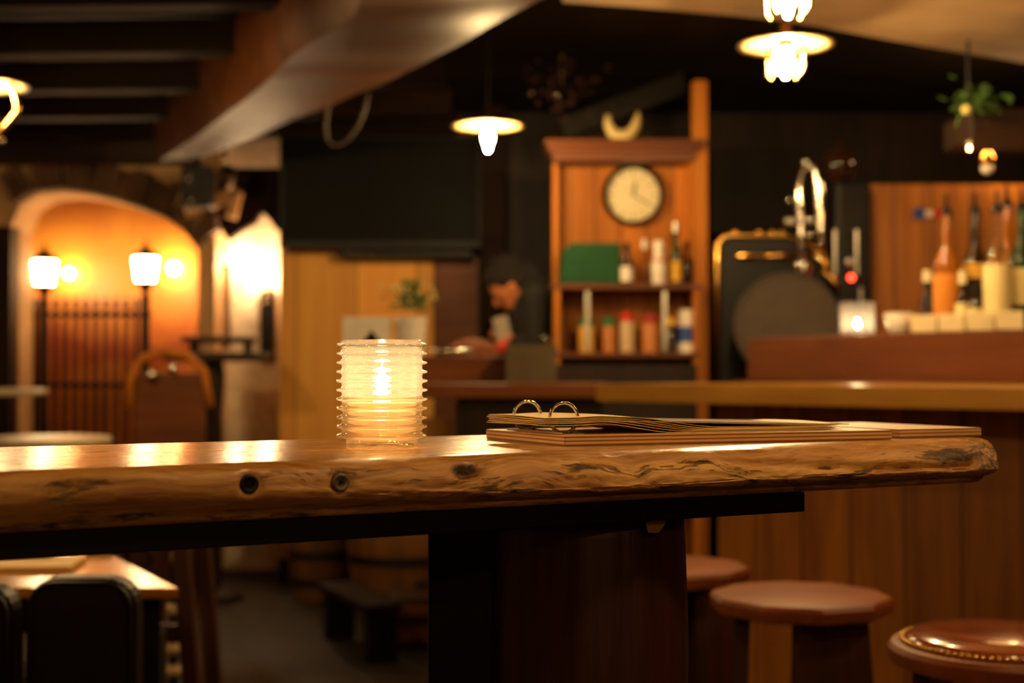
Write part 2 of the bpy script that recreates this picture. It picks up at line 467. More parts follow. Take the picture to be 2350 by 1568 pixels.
# dark stone voussoirs round the arch
mb = MB()
for i in range(2, 10):
    for k in range(3):
        a, c = arc[i], arc[i + 1]
        p = a.lerp(c, (k + .5) / 3); t = (c - a).normalized()
        nrm = Vector((-t.z, 0, t.x))
        if nrm.z < 0: nrm = -nrm
        h = .19 + .02 * math.sin(i * 5 + k * 2)
        ang = math.atan2(t.z, t.x)
        mb.box(p + nrm * (h / 2 + .01) + Vector((0, -.03, 0)), ((c - a).length / 3 * .93, .08, h), ry=-ang, bev=.01)
struct('trim_3', mb, M['stone'])
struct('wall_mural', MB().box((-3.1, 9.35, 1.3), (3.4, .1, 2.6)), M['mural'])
struct('wall_niche', MB().box((-1.86, 8.95, 1.3), (.06, .8, 2.6)), M['plaster'])
# brown timber post at the left edge of the arch
struct('trim_4', MB().box((0, 0, 1.0), (.13, .14, 2.0)), M['dark_wood_z'], loc=(P(0, 700, 8.0).x, 8.05, 0))
struct('trim_5', MB().box((0, 0, 0), (1.5, .12, .14)), M['dark_wood'], loc=(P(150, 345, 8.05).x, 8.09, P(150, 345, 8.05).z))

# plaster vault over the near part of the bar
edge = [P(1290, 2, 4.42), P(1450, 12, 4.48), P(1600, 25, 4.55), P(1700, 33, 4.6), P(1800, 45, 4.66), P(1900, 62, 4.76),
        P(2000, 82, 4.88), P(2100, 103, 5.0), P(2230, 125, 5.15), P(2350, 145, 5.3)]
ZV = EYE + 1.15
poly = [(p.x, p.y) for p in edge] + [(3.5, 6.3), (3.5, -2.5), (.1, -2.5)]
struct('ceiling_vault', MB().prism(poly, ZV, ZV + .14), M['vault'])
#struct('trim_6', MB().box((0, 0, 0), (4.4, .14, .16)), M['dark_wood'], loc=(1.9, 6.6, ZC - .35))

# ceiling joists on the left
for i, y in enumerate([3.6, 4.35, 5.1, 5.85, 6.6, 7.3, 7.9]):
    struct('trim_%d' % (7 + i), MB().box((0, 0, 0), (4.4, .13, .14), bev=.008), M['joist_wood'],
           loc=(-2.5, y, ZC - .09), rz=-.04)

# the heavy rough beam
def big_beam():
    # left and right edge of the underside, near to far
    L = [(-.30, 3.3), (-.40, 3.9), (-.52, 4.44), (-.80, 5.0), (-.97, 5.45), (-1.25, 6.1), (-1.55, 6.8), (-1.86, 7.45)]
    R = [(.62, 3.3), (.26, 3.9), (.07, 4.26), (-.27, 5.0), (-.48, 5.45), (-.86, 6.1), (-1.28, 6.8), (-1.66, 7.40)]
    mb = MB(); b = bmesh.new(); rings = []
    n = 60
    def samp(A, t):
        f = t * (len(A) - 1); i = min(int(f), len(A) - 2); k = f - i
        return Vector((A[i][0] * (1 - k) + A[i + 1][0] * k, A[i][1] * (1 - k) + A[i + 1][1] * k, 0))
    zb = EYE + 1.1; zt = ZC - .02
    for i in range(n):
        t = i / (n - 1); l, r = samp(L, t), samp(R, t)
        w = r - l
        top = zt
        pts = []
        for q, (s, z) in enumerate([(0.03, zb + .0), (-.03, zb + .05), (-.06, zb + .15), (-.05, top), (1.0, top), (1.03, zb + .14), (1.02, zb + .05), (.96, zb), (.7, zb - .006), (.35, zb + .004)]):
            p = l + w * s; p.z = z
            d = noise.noise(Vector((t * 14, q * .7, 3))) * .012 + noise.noise(Vector((t * 4, q * .4, 9))) * .018
            p.z += d if z < top else 0; p.x += d * .7
            pts.append(b.verts.new(p))
        rings.append(pts)
    for A, B in zip(rings, rings[1:]):
        for k in range(len(A)):
            j = (k + 1) % len(A); b.faces.new((A[k], A[j], B[j], B[k]))
    b.faces.new(rings[0]); b.faces.new(rings[-1][::-1])
    bmesh.ops.recalc_face_normals(b, faces=b.faces)
    mb._add(b); return mb
o = big_beam().build('ceiling_beam', M['beam_wood'], smooth=True, auto=.7)
tag(o, 'massive rough brown timber beam running diagonally under the dark ceiling', 'beam')
# cable loop hanging from the beam
pts = [P(845, 215, 5.4), P(838, 250, 5.4), P(825, 285, 5.4), P(805, 315, 5.4), P(785, 332, 5.4), P(765, 335, 5.4), P(752, 320, 5.4), P(748, 290, 5.4), P(752, 255, 5.4), P(755, 240, 5.4)]
o = MB().tube(pts, .006).build('hanging_cable', M['cord'], smooth=True)
tag(o, 'pale looped cord hanging under the timber beam before the dark screen', 'cord')

# ------------------------------------------------------------------ main table
TZ = EYE - .075
TO = Vector((-.378, 1.05, TZ)); ANG = math.atan2(.48, .877)
def T(u, v, z=0):
    c, s = math.cos(ANG), math.sin(ANG)
    return Vector((TO.x + u * c - v * s, TO.y + u * s + v * c, TZ + z))
tab = thing('bar_table', (TO.x, TO.y, 0), ANG, 'thick live-edge wooden bar table holding the glowing ribbed candle jar', 'table')
THK = .048
def wavf(u): return noise.noise(Vector((u * 2.3, 0, 1))) * .006 + noise.noise(Vector((u * 7, 0, 2))) * .002
def top_mesh():
    mb = MB(); b = bmesh.new()
    # outline: front edge left to right, round right end, back edge; local v=0 front
    out = []
    u = -.75
    UE, W = 1.068, .365
    while u < UE - .055:
        out.append((u, 0, 0, -1)); u += .0028
    n = 26
    for i in range(n + 1):
        a = -PI / 2 + (PI / 2) * i / n
        out.append((UE - .055 + .055 * math.cos(a), .055 + .055 * math.sin(a), math.cos(a), math.sin(a)))
    v = .06
    while v < W - .03:
        out.append((UE, v, 1, 0)); v += .006
    for i in range(7):
        a = (PI / 2) * i / 6
        out.append((UE - .03 + .03 * math.cos(a), W - .03 + .03 * math.sin(a), math.cos(a), math.sin(a)))
    u = UE - .04
    while u > -.75:
        out.append((u, W, 0, 1)); u -= .05
    out.append((-.75, W, 0, 1))
    K = 34
    rings = []
    for (x, y, nx, ny) in out:
        front = ny < -.3
        u = x
        # rounding of the upper arris grows toward the right end
        s = min(1, max(0, (u - .05) / .45)); s = s * s * (3 - 2 * s)
        bulge = .5 + .5 * noise.noise(Vector((u * 3.1, 0, 5)))
        ra = .010 + .030 * s + .008 * bulge if ny < .5 else .008
        rb = .009 + .017 * s + .006 * bulge if ny < .5 else .007
        if nx > .8: ra, rb = .022, .016
        under = .016 if ny < .5 else .004
        wav = noise.noise(Vector((u * 2.3, 0, 1))) * .007 + noise.noise(Vector((u * 7, 0, 2))) * .0025
        if ny > .5: wav = 0
        wav = wavf(u) if ny < .5 else 0
        ring = []
        for k in range(K):
            t = k / (K - 1)
            if t < .42:       # round-over
                a = (t / .42) * PI / 2
                off = -ra * (1 - math.sin(a)); z = -rb * (1 - math.cos(a))
            elif t < .86:
                q = (t - .42) / .44
                z = -rb - (THK - rb - .006) * q
                off = .004 * math.sin(q * PI) - under * q ** 1.5
            else:
                q = (t - .86) / .14
                z = -THK + .006 - .006 * math.sin(q * PI / 2)
                off = -under - .008 * (1 - math.cos(q * PI / 2))
            amp = min(1, t / .22) * (1 if ny < .5 else .2)
            px, pz = u, z
            co = y if nx > .5 else u
            d = noise.fractal(Vector((co * 9, pz * 45, 7)), .9, 2.1, 5) * .0011
            g = noise.fractal(Vector((co * 16 + pz * 25, pz * 210, 3)), .8, 2.0, 4)
            d += -abs(g) * (.0008 + .0018 * s) * min(1, max(.25, s + .3 * (noise.noise(Vector((u * 5, 1, 1))) > 0)))
            # the long gouge near the right end
            gz = -.010 - .016 * min(1, max(0, (u - .62) / .25))
            if .5 < u < 1.0: d -= .004 * math.exp(-((z - gz) / .0035) ** 2) * min(1, (u - .5) / .1)
            # knot hole
            rr = math.hypot((u - .39) / .013, (z + .013) / .006)
            d -= .010 * math.exp(-rr ** 2)
            rr = math.hypot((u - .39) / .05, (z + .015) / .014); d += .0012 * math.exp(-rr ** 2)
            # dents round the bolts
            for bu, bz in ((.192, -.0165), (.270, -.018)):
                rr = math.hypot((u - bu) / .0095, (z - bz) / .0095); d -= .004 * math.exp(-rr ** 4)
            off += d * amp + wav * min(1, t / .3)
            if k == 0: off = -ra - .001
            z2 = z + (d * .5 * amp if t < .5 else 0)
            ring.append(b.verts.new((x + nx * off, y + ny * off, z2)))
        rings.append(ring)
    N = len(rings)
    for i in range(N):
        A, B = rings[i], rings[(i + 1) % N]
        for k in range(K - 1): b.faces.new((A[k], B[k], B[k + 1], A[k + 1]))
    b.faces.new([r[0] for r in rings]); b.faces.new([r[-1] for r in rings][::-1])
    bmesh.ops.recalc_face_normals(b, faces=b.faces)
    mb._add(b); return mb
ttop = top_mesh().build('tabletop', M['table'], tab, smooth=True, loc=(0, 0, TZ), auto=1.0)
# countersunk bolts in the edge
for k, (bu, bz, nm) in enumerate(((.192, -.0165, 'black'), (.270, -.018, 'grey'))):
    mm = Matrix.Rotation(PI / 2, 4, 'X')
    bo = MB().lathe([(0, .0005), (.0034, .0005), (.0036, .0016), (.0062, .0024), (.0075, .0018), (.0078, 0), (.0078, -.012), (0, -.012)], seg=28, mt=mm)
    o = bo.build('bolt', M['iron'] if k == 0 else plain('grey_bolt_metal', srgb(120, 110, 90), .45, metal=.6), tab, smooth=True,
                 loc=(bu, -wavf(bu) + .0018, TZ + bz), auto=.6)
    o['label'] = ('black sunk bolt head' if k == 0 else 'grey dished bolt head')
    MB().lathe([(0, .0), (.0018, 0), (.0018, .0012), (0, .0012)], seg=6, mt=mm).build('bolt_socket', M['black'], o)
# apron rail under the top
ra = MB().box((-.03, .1, 0), (1.46, .16, .020), bev=.002)
ra.build('apron_rail', M['black_wood'], tab, loc=(.08, 0, TZ - THK - .0102))
# trunk pedestal
def trunk():
    mb = MB(); b = bmesh.new(); rings = []
    H = TZ - THK - .022
    n = 60; m = 72
    for i in range(n + 1):
        t = i / n; z = H * t
        ring = []
        for j in range(m):
            a = 2 * PI * j / m
            r = .097 + .004 * math.sin(PI * min(1, (1 - t) * 3.0))
            r += noise.fractal(Vector((math.cos(a) * 9, math.sin(a) * 9, z * 3)), .8, 2, 4) * .0035
            ring.append(b.verts.new((r * math.cos(a), r * math.sin(a), z)))
        rings.append(ring)
    for A, B in zip(rings, rings[1:]):
        for j in range(m):
            k = (j + 1) % m; b.faces.new((A[j], A[k], B[k], B[j]))
    b.faces.new(rings[0][::-1]); b.faces.new(rings[-1])
    mb._add(b); return mb
pc = P(1352, 1300, 1.47)
cs, sn = math.cos(-ANG), math.sin(-ANG)
def to_tab(p): 
    dx, dy = p.x - TO.x, p.y - TO.y
    return (dx * cs - dy * sn, dx * sn + dy * cs)
lx, ly = to_tab(pc)
M['trunk'] = wood('dark_red_trunk_wood', srgb(42, 18, 13), srgb(78, 34, 24), 'Z', .5, scale=1.6, bump=.6, knots=False)
tr = trunk().build('trunk_leg', M['trunk'], tab, smooth=True, loc=(lx, ly, 0))
pc = P(1070, 1300, 1.50); bx_, by_ = to_tab(pc)
H = TZ - THK - .022
MB().box((0, 0, H / 2), (.075, .1, H), bev=.004).build('side_board', M['black_wood'], tab, loc=(bx_, by_, 0), rz=-ANG)
pt = P(1505, 1207, 1.375)
tp = MB(); tp.prism([(-.012, .003), (.0, .007), (.013, .006), (.009, -.001), (.002, -.007), (-.009, -.006)], -.0006, .0006, mt=Matrix.Rotation(PI / 2, 4, 'X'))
lx2, ly2 = to_tab(pt)
o = tp.build('tape_scrap', plain('old_tape', srgb(150, 125, 70), .6), tab, loc=(lx2, ly2, pt.z), rz=-ANG + math.radians(28))
o['label'] = 'scrap of pale tape'

# ------------------------------------------------------------------ candle jar
cp = Vector((-.1262, 1.382, TZ))
jar = thing('candle_jar', cp, 0, 'ribbed clear glass candle jar glowing on the live-edge table', 'candle holder')
prof = [(0, .0045), (.020, .004), (.028, .0012), (.031, 0), (.0338, .0004), (.0345, .002), (.0345, .0078)]
# ribs
z = .0095
pitch = .0088
RI, RO = .0388, .0444
prof += [(.0355, .0086)]
for k in range(11):
    zz = z + k * pitch
    ro = RO + (.0003 if 2 < k < 8 else 0) - .0002 * (k == 10)
    for a in range(7):
        th = -PI / 2 + PI * a / 6
        prof.append((RI + .0012 + (ro - RI - .0016) * math.cos(th) ** 1.0, zz + .0024 + .0019 * math.sin(th)))
    if k < 10:
        prof.append((RI + .0006, zz + .0024 + .0027)); prof.append((RI, zz + .0068)); prof.append((RI + .0006, zz + .0086))
ztop = z + 10 * pitch + .0024 + .0019
prof += [(.0392, ztop + .0018), (.038, ztop + .0024), (.0362, ztop + .0018), (.0352, ztop)]
prof += [(.0346, .09), (.0342, .06), (.0340, .03), (.0334, .014), (.030, .0098), (.02, .0088), (0, .0086)]
MG = glass_mix('ribbed_candle_glass', tint=(1, .96, .89, 1), clear=.10, glow_mix=.018, glow_col=(1, .88, .68, 1))
MB().lathe(prof, seg=128).build('ribbed_glass', MG, jar, smooth=True)
# candle wax melted clear, wick, flame
MW = glass_mix('melted_candle_wax', tint=(1, .88, .66, 1), clear=.4, glow_mix=.045, glow_col=(1, .82, .56, 1), ior=1.43)
zw = .0485
MB().lathe([(0, .0092), (.029, .0102), (.0325, .015), (.0330, .03), (.0332, zw), (.030, zw - .0003), (0, zw - .0004)], seg=64).build('candle', MW, jar, smooth=True, auto=.8)
MB().tube([(0, 0, zw - .001), (.0002, 0, zw + .004), (.0008, 0, zw + .008)], .0006).build('wick', M['black'], jar)
fl = [(0, zw + .003), (.0032, zw + .005), (.0056, zw + .009), (.0062, zw + .013), (.0048, zw + .020), (.0019, zw + .026), (.0006, zw + .031), (0, zw + .033)]
MB().lathe(fl, seg=16).build('flame', M['flame'], jar, smooth=True)

# ------------------------------------------------------------------ menu boards
A1 = Vector((.0519, 1.40))
da = math.atan2(.358, .934); db = math.radians(117)
DA = Vector((math.cos(da), math.sin(da))); DB = Vector((math.cos(db), math.sin(db)))
menu = thing('menu_board', (A1.x, A1.y, TZ), 0, 'plywood menu board with two metal rings and curled cream pages beside candle jar', 'menu')
def ML(a, b): 
    v = DA * a + DB * b; return (v.x, v.y)
def ply_mat():
    m, nt, out = new_mat('plywood_board_layers')
    b = principled(nt, out)
    tc = nt.nodes.new('ShaderNodeTexCoord').outputs['Object']
    sp = nt.nodes.new('ShaderNodeSeparateXYZ'); nt.links.new(tc, sp.inputs[0])
    fr = mathn(nt, 'PINGPONG', mathn(nt, 'ADD', sp.outputs['Z'], .0006), .0019)
    f = mathn(nt, 'MULTIPLY', mathn(nt, 'SUBTRACT', fr, .0010), 3000, clamp=True)
    n = noise_tex(nt, mapping(nt, tc, (8, 60, 200)), 1, 4, .6)
    c = mixc(nt, f, srgb(232, 190, 130), srgb(150, 92, 50))
    c = mixc(nt, mathn(nt, 'MULTIPLY', n, .25), c, srgb(150, 96, 52))
    nt.links.new(c, b.inputs['Base Color']); b.inputs['Roughness'].default_value = .45
    return m
MPLY = ply_mat()
LB, WB, TB = .384, .177, .0105
poly = [ML(0, 0), ML(LB, 0), ML(LB, WB), ML(0, WB)]
MB().prism(poly, .0003, TB, bev=.0006).build('board', MPLY, menu)
# metal clip plate
q = [ML(.008, .02), ML(.032, .02), ML(.032, .145), ML(.008, .145)]
MB().prism(q, TB, TB + .0022, bev=.0006).build('ring_plate', M['chrome'], menu)
for b_ in (.040, .120):
    cx, cy = ML(.020, b_)
    R = .0152
    pts = [(cx + DA.x * R * math.cos(t), cy + DA.y * R * math.cos(t), .0268 + R * math.sin(t)) for t in [2 * PI * i / 56 for i in range(56)]]
    rad = [.0017 + .00018 * math.sin(i * 1.7) for i in range(56)]
    MB().tube(pts, rad, 10, closed=True).build('ring', M['chrome'], menu, smooth=True)
# pages
def page(zf, b0, b1, a0, a1, m, th=.0005, n=70, nb=6, skew=0):
    mb = MB(); b = bmesh.new(); T_, B_ = [], []
    for i in range(n + 1):
        t = i / n; a = a0 + (a1 - a0) * t
        rt, rb = [], []
        for j in range(nb + 1):
            s = j / nb; w = b0 + (b1 - b0) * s
            x, y = ML(a + skew * s, w); z = zf(a, s)
            rt.append(b.verts.new((x, y, z + th))); rb.append(b.verts.new((x, y, z)))
        T_.append(rt); B_.append(rb)
    for i in range(n):
        for j in range(nb):
            b.faces.new((T_[i][j], T_[i + 1][j], T_[i + 1][j + 1], T_[i][j + 1]))
            b.faces.new((B_[i][j], B_[i][j + 1], B_[i + 1][j + 1], B_[i + 1][j]))
    for i in range(n):
        b.faces.new((T_[i][0], B_[i][0], B_[i + 1][0], T_[i + 1][0])); b.faces.new((T_[i][nb], T_[i + 1][nb], B_[i + 1][nb], B_[i][nb]))
    for j in range(nb):
        b.faces.new((T_[0][j], T_[0][j + 1], B_[0][j + 1], B_[0][j])); b.faces.new((T_[n][j], B_[n][j], B_[n][j + 1], T_[n][j + 1]))
    bmesh.ops.recalc_face_normals(b, faces=b.faces)
    mb._add(b); return mb
MPAGE = plain('cream_page', srgb(250, 214, 142), .6, vary=.04)
MCOV = plain('brown_cover_page', srgb(120, 84, 50), .7, vary=.5, vscale=90)
def sm(a, lo, hi):
    t = min(1, max(0, (a - lo) / (hi - lo))); return t * t * (3 - 2 * t)
npg = 6
for k in range(npg):
    def zf(a, s, k=k):
        base = TB + .0022 + .0006 * k
        rise = .0088 + .0006 * k
        up = rise * (1 - sm(a, .055 + .004 * k, .135 + .012 * k)) + .0012 * math.exp(-((a - .05) / .02) ** 2)
        fl = (base - .0020) * 1.0
        tail = .0004 * k + (.0012 + .0002 * k) * sm(a, .24, .34)
        return fl + up + tail + .0005 * math.sin(s * 5 + k)
    o = page(zf, .018 + .0008 * k, .150, -.012 + .0014 * (k % 3), .335 - .004 * ((k * 2) % 5), MPAGE).build('page', MPAGE, menu, smooth=True, auto=.6)
for k in range(2):
    def zf(a, s, k=k):
        z0 = TB + .0122 + .0009 * k
        z1 = TB + .0052 + .0005 * k
        return z0 + (z1 - z0) * sm(a, .02, .40) + .0006 * math.sin(a * 18 + k) * (1 - k) * .5
    o = page(zf, .020, .152, -.008 + .004 * k, .345, MPAGE).build('page' if k == 0 else 'cover_page', MPAGE if k == 0 else MCOV, menu, smooth=True, auto=.6)
    if k: o['label'] = 'mottled brown top page'
# extra golden sheet in the gap between lower and upper pages
def zf(a, s):
    return TB + .0085 - .0052 * sm(a, .05, .2) + .0034 * sm(a, .16, .34)
page(zf, .030, .150, .03, .338, MPAGE).build('page', plain('golden_page', srgb(225, 160, 60), .6), menu, smooth=True, auto=.6)
# second board
A2 = Vector((.427, 1.568))
m2 = MB()
q = []
for a, b_ in ((0, 0), (.118, 0), (.118, .2), (0, .2)):
    v = Vector((math.cos(.44), math.sin(.44))) * a + Vector((math.cos(.44 + 1.62), math.sin(.44 + 1.62))) * b_
    q.append((v.x, v.y))
o = m2.prism(q, .0003, .0098, bev=.0006).build('menu_board', MPLY, loc=(A2.x, A2.y, TZ))
tag(o, 'bare plywood board lying at the far right end of the live-edge table', 'menu')

# ------------------------------------------------------------------ pendant lamps
def pendant(px, py, d, label, cage=False, sz=.30, rise=None):
    c = P(px, py, d)
    t = thing('pendant_lamp', c, 0, label, 'pendant lamp', 'enamel pendant lamps over the room')
    R = sz / 2
    MB().lathe([(.03, .030), (.05, .020), (R * .8, .007), (R, 0), (R, -.003), (R * .8, .003), (.05, .012), (.02, .018)], seg=40, close=True).build('lamp_shade', M['enamel'], t, smooth=True)
    sk = MB().lathe([(0, .075), (.014, .07), (.017, .05), (.024, .03), (.024, .004), (.016, -.012), (0, -.012)], seg=20).build('bulb_socket', M['brass'], t, smooth=True)
    MB().lathe([(0, -.012), (.012, -.014), (.020, -.030), (.022, -.045), (.019, -.062), (.012, -.080), (.009, -.094), (.006, -.102), (0, -.104)], seg=14).build('bulb', M['pendant_light'], sk, smooth=True)
    top = (rise if rise else ZC) - c.z
    MB().tube([(0, 0, .07), (0, 0, top)], .004).build('cord', M['black'], t)
    if cage:
        for k in range(4):
            a = PI / 4 + k * PI / 2
            r = .068
            pts = [(r * math.cos(a), r * math.sin(a), .004), (r * 1.0 * math.cos(a), r * math.sin(a), -.05), (r * .97 * math.cos(a), r * .97 * math.sin(a), -.085), (r * .8 * math.cos(a), r * .8 * math.sin(a), -.10)]
            MB().tube(pts, .0045).build('cage_bar', M['brass'], t, smooth=True)
    return t
pendant(1803, 104, 4.45, 'enamel pendant lamp with brass cage bars hanging over the bar', True, rise=ZV)
pendant(1120, 290, 5.83, 'enamel pendant lamp without cage hanging just right of the dark screen')
pendant(1808, -50, 3.68, 'pendant lamp whose bulb tip shows at the top edge of the picture', True, rise=ZV)
t = pendant(-36, 196, 4.98, 'pendant lamp with bowed brass cage at the left edge of the picture')
for k in range(3):
    a = -.25 + k * 2 * PI / 3
    pts = []
    for i in range(14):
        s = i / 13
        r = .105 + .032 * math.sin(s * PI * .8) - .075 * max(0, s - .55) / .45
        pts.append((r * math.cos(a), r * math.sin(a), .01 - .19 * s))
    MB().tube(pts, .009).build('cage_bar', M['brass'], t, smooth=True)
MB().lathe([(.055, -.185), (.065, -.18), (.065, -.19), (.055, -.19)], seg=24, close=True).build('cage_ring', M['brass'], t, smooth=True)
MB().lathe([(0, -.185), (.012, -.19), (.008, -.23), (0, -.235)], seg=12).build('finial', M['brass'], t, smooth=True)

# unseen globe lamps, added to brighten the room
def added_globe_lamp(x, y, z, r, label):
    t = thing('added_globe_lamp', (x, y, z), 0, label, 'pendant lamp')
    MB().ball((0, 0, 0), r, 20).build('globe', M['added_globe_light'], t, smooth=True)
    MB().lathe([(0, r + .03), (.02, r + .03), (.03, r - .01), (0, r - .01)], seg=16).build('cap', M['brass'], t, smooth=True)
    MB().tube([(0, 0, r + .02), (0, 0, (ZV if x > .1 else ZC) - z)], .004).build('cord', M['black'], t)
added_globe_lamp(-1.75, 2.6, 2.0, .076, 'added unseen globe lamp outside the picture to the left')
added_globe_lamp(1.75, 2.3, 2.0, .06, 'added unseen globe lamp outside the picture above the bar end')
added_globe_lamp(.60, .98, 2.15, .057, 'added unseen globe lamp outside the picture over the live-edge table')
added_globe_lamp(.9, -1.4, 2.1, .05, 'added unseen globe lamp behind the viewer')

# ------------------------------------------------------------------ bar counter (right)
BZ = EYE - .042
F0 = Vector((.26, 4.38)); F1 = Vector((2.02, 2.44))
fd = (F1 - F0).normalized(); fn = Vector((-fd.y, fd.x))
if fn.y < 0: fn = -fn
bang = math.atan2(fd.y, fd.x)
LBAR = (F1 - F0).length
bar = thing('bar_counter', (F0.x, F0.y, 0), bang, 'long wooden bar counter with planked front behind the stools', 'bar counter')
# top, slightly wavy front edge
poly = []
n = 50
for i in range(n + 1):
    t = i / n
    poly.append((LBAR * t, .012 * noise.noise(Vector((t * 9, 0, 0)))))
poly += [(LBAR, 1.3), (.45, 1.3), (.12, 1.15), (-.02, .12)]
MB().prism(poly, BZ - .052, BZ, bev=0).build('countertop', M['bar_top'], bar)
MB().box((0, 0, 0), (LBAR - .3, .05, BZ - .06), bev=0).build('front_panel', M['bar_panel'], bar, loc=(LBAR / 2 + .12, .28, (BZ - .06) / 2))
MB().box((0, 0, 0), (.05, .85, BZ - .06)).build('end_panel', M['bar_panel'], bar, loc=(.27, .73, (BZ - .06) / 2))
# raised display ledge on the counter
D0 = P(1715, 775, 5.5); D1 = P(2440, 747, 4.2)
dd = Vector((D1.x - D0.x, D1.y - D0.y)); LD = dd.length; dang = math.atan2(dd.y, dd.x)
hz = EYE + .125 - BZ
led = MB().box((LD / 2, .23, hz / 2), (LD, .46, hz), bev=.006)
o = led.build('counter_riser', M['red_wood'], loc=(D0.x, D0.y, BZ), rz=dang)
tag(o, 'reddish wooden riser standing on the bar counter below the bottles', 'riser')
def on_riser(px, back=.1):
    """point on the riser top seen at pixel column px, set back from its front edge"""
    a = (px - 1175) / FPX
    nx, ny = -dd.y / LD, dd.x / LD
    if ny < 0: nx, ny = -nx, -ny
    ox, oy = D0.x + nx * back, D0.y + ny * back
    # ox + dd.x*t = a*(oy+dd.y*t)
    t = (a * oy - ox) / (dd.x - a * dd.y)
    return Vector((ox + dd.x * t, oy + dd.y * t, BZ + hz))

# stools
def stool_seat(R, leather=False):
    mb = MB(); pts = []
    return mb.lathe([(0, -.035), (R * .9, -.035), (R * .985, -.03), (R, -.018), (R, -.008), (R * .97, 0), (R * .9, .002), (0, .002)], seg=10 if not leather else 40)
def stool(px, py, d, label, R=.18, leather=False, rz=0):
    c = P(px, py, d)
    t = thing('bar_stool', (c.x, c.y, 0), rz, label, 'bar stool', 'round wooden stools along the bar')
    H = c.z
    s = stool_seat(R, leather)
    s.build('seat', M['stool_seat'], t, smooth=True, loc=(0, 0, H), auto=.5)
    if leather:
        MB().lathe([(R * .86, .002), (R * .86, .010), (R * .80, .016), (R * .5, .021), (0, .023)], seg=48).build('seat_pad', plain('glossy_tan_leather', srgb(140, 66, 24), .16, coat=.6), t, smooth=True, loc=(0, 0, H))
        st = MB()
        for i in range(90):
            a = 2 * PI * i / 90
            st.ball((R * .88 * math.cos(a), R * .88 * math.sin(a), .006), .0042, 6)
        o = st.build('stud_trim', M['brass'], t, smooth=True, loc=(0, 0, H)); 
    # three splayed plank legs with an arched cut-out
    for k in range(3):
        a = 2 * PI * k / 3 + .5
        hw0, hw1 = .075, .115
        hh = H - .035
        poly = [(-hw0, hh), (-hw1, 0), (-hw1 + .05, 0), (-.045, hh * .45), (-.025, hh * .56), (0, hh * .6), (.025, hh * .56), (.045, hh * .45), (hw1 - .05, 0), (hw1, 0), (hw0, hh)]
        poly = poly[::-1]
        mt = Matrix.Rotation(a, 4, 'Z') @ Matrix.Translation((R * .62, 0, 0)) @ Matrix.Rotation(PI / 2, 4, 'Z') @ Matrix.Rotation(PI / 2 , 4, 'X')
        # y of the polygon becomes z; small outward lean through shear
        sh = Matrix.Identity(4)
        mb = MB().prism(poly, -.014, .014, mt=mt)
        for v in mb.bm.verts:
            k2 = 1 + .30 * (1 - v.co.z / hh); rad = Vector((math.cos(a), math.sin(a)))
            off = (k2 - 1) * R * .62
            v.co.x += rad.x * off; v.co.y += rad.y * off
        mb.build('leg', M['stool_leg'], t)
    MB().lathe([(R * .55, H * .30), (R * .57, H * .30), (R * .57, H * .33), (R * .55, H * .33)], seg=24, close=True).build('foot_ring', M['iron'], t)
    return t
stool(1837, 1364, 2.83, 'round wooden bar stool in the middle of the three, seat fully in view', rz=.35)
stool(1540, 1297, 3.26, 'round wooden bar stool half hidden behind the trunk pedestal', rz=1.0)
stool(2307, 1480, 2.28, 'bar stool with glossy leather pad and studded rim, nearest the right edge', R=.182, leather=True)

# ------------------------------------------------------------------ back counter and its things
CZ = EYE - .045
cx0, cx1 = P(735, 880, 4.75).x, P(1420, 880, 4.75).x
cc = thing('back_counter', ((cx0 + cx1) / 2, 4.95, 0), 0, 'dark serving counter behind the candle jar, in front of the clock cabinet', 'counter')
MB().box((.14, .12, CZ - .025), (cx1 - cx0 - .3, .62, .05), bev=.006).build('countertop', M['red_wood'], cc)
MB().box((.2, .1, (CZ - .06) / 2), (cx1 - cx0 - .5, .5, CZ - .06)).build('cupboard', M['dark_wood_z'], cc)
LZ = P(1100, 818, 5.05).z
l0, l1 = P(985, 820, 5.05).x, P(1255, 820, 5.05).x
o = MB().box(((l0 + l1) / 2 - .12, 5.12, (LZ + CZ) / 2), (l1 - l0 + .24, .2, LZ - CZ), bev=.004).build('counter_riser', M['red_wood'])
tag(o, 'low wooden riser on the back counter carrying the potted plant', 'riser')
LY = 5.12
# white box with dark emblem
bc = P(843, 760, LY)
bxo = thing('card_box', (bc.x, LY, LZ), 0, 'white box with a dark peaked emblem beside the plant pot', 'box')
bh = P(850, 729, LY).z - LZ
MB().box((0, 0, bh / 2), (.165, .1, bh), bev=.003).build('carton', M['white'], bxo)
em = [(-.042, -.028), (-.030, -.006), (-.018, .004), (-.008, .022), (0, .028), (.010, .020), (.018, .004), (.032, -.008), (.042, -.028)]
MB().prism(em, -.001, .001, mt=Matrix.Translation((.02, -.051, bh * .45)) @ Matrix.Rotation(PI / 2, 4, 'X')).build('emblem', M['gloss_black'], bxo)
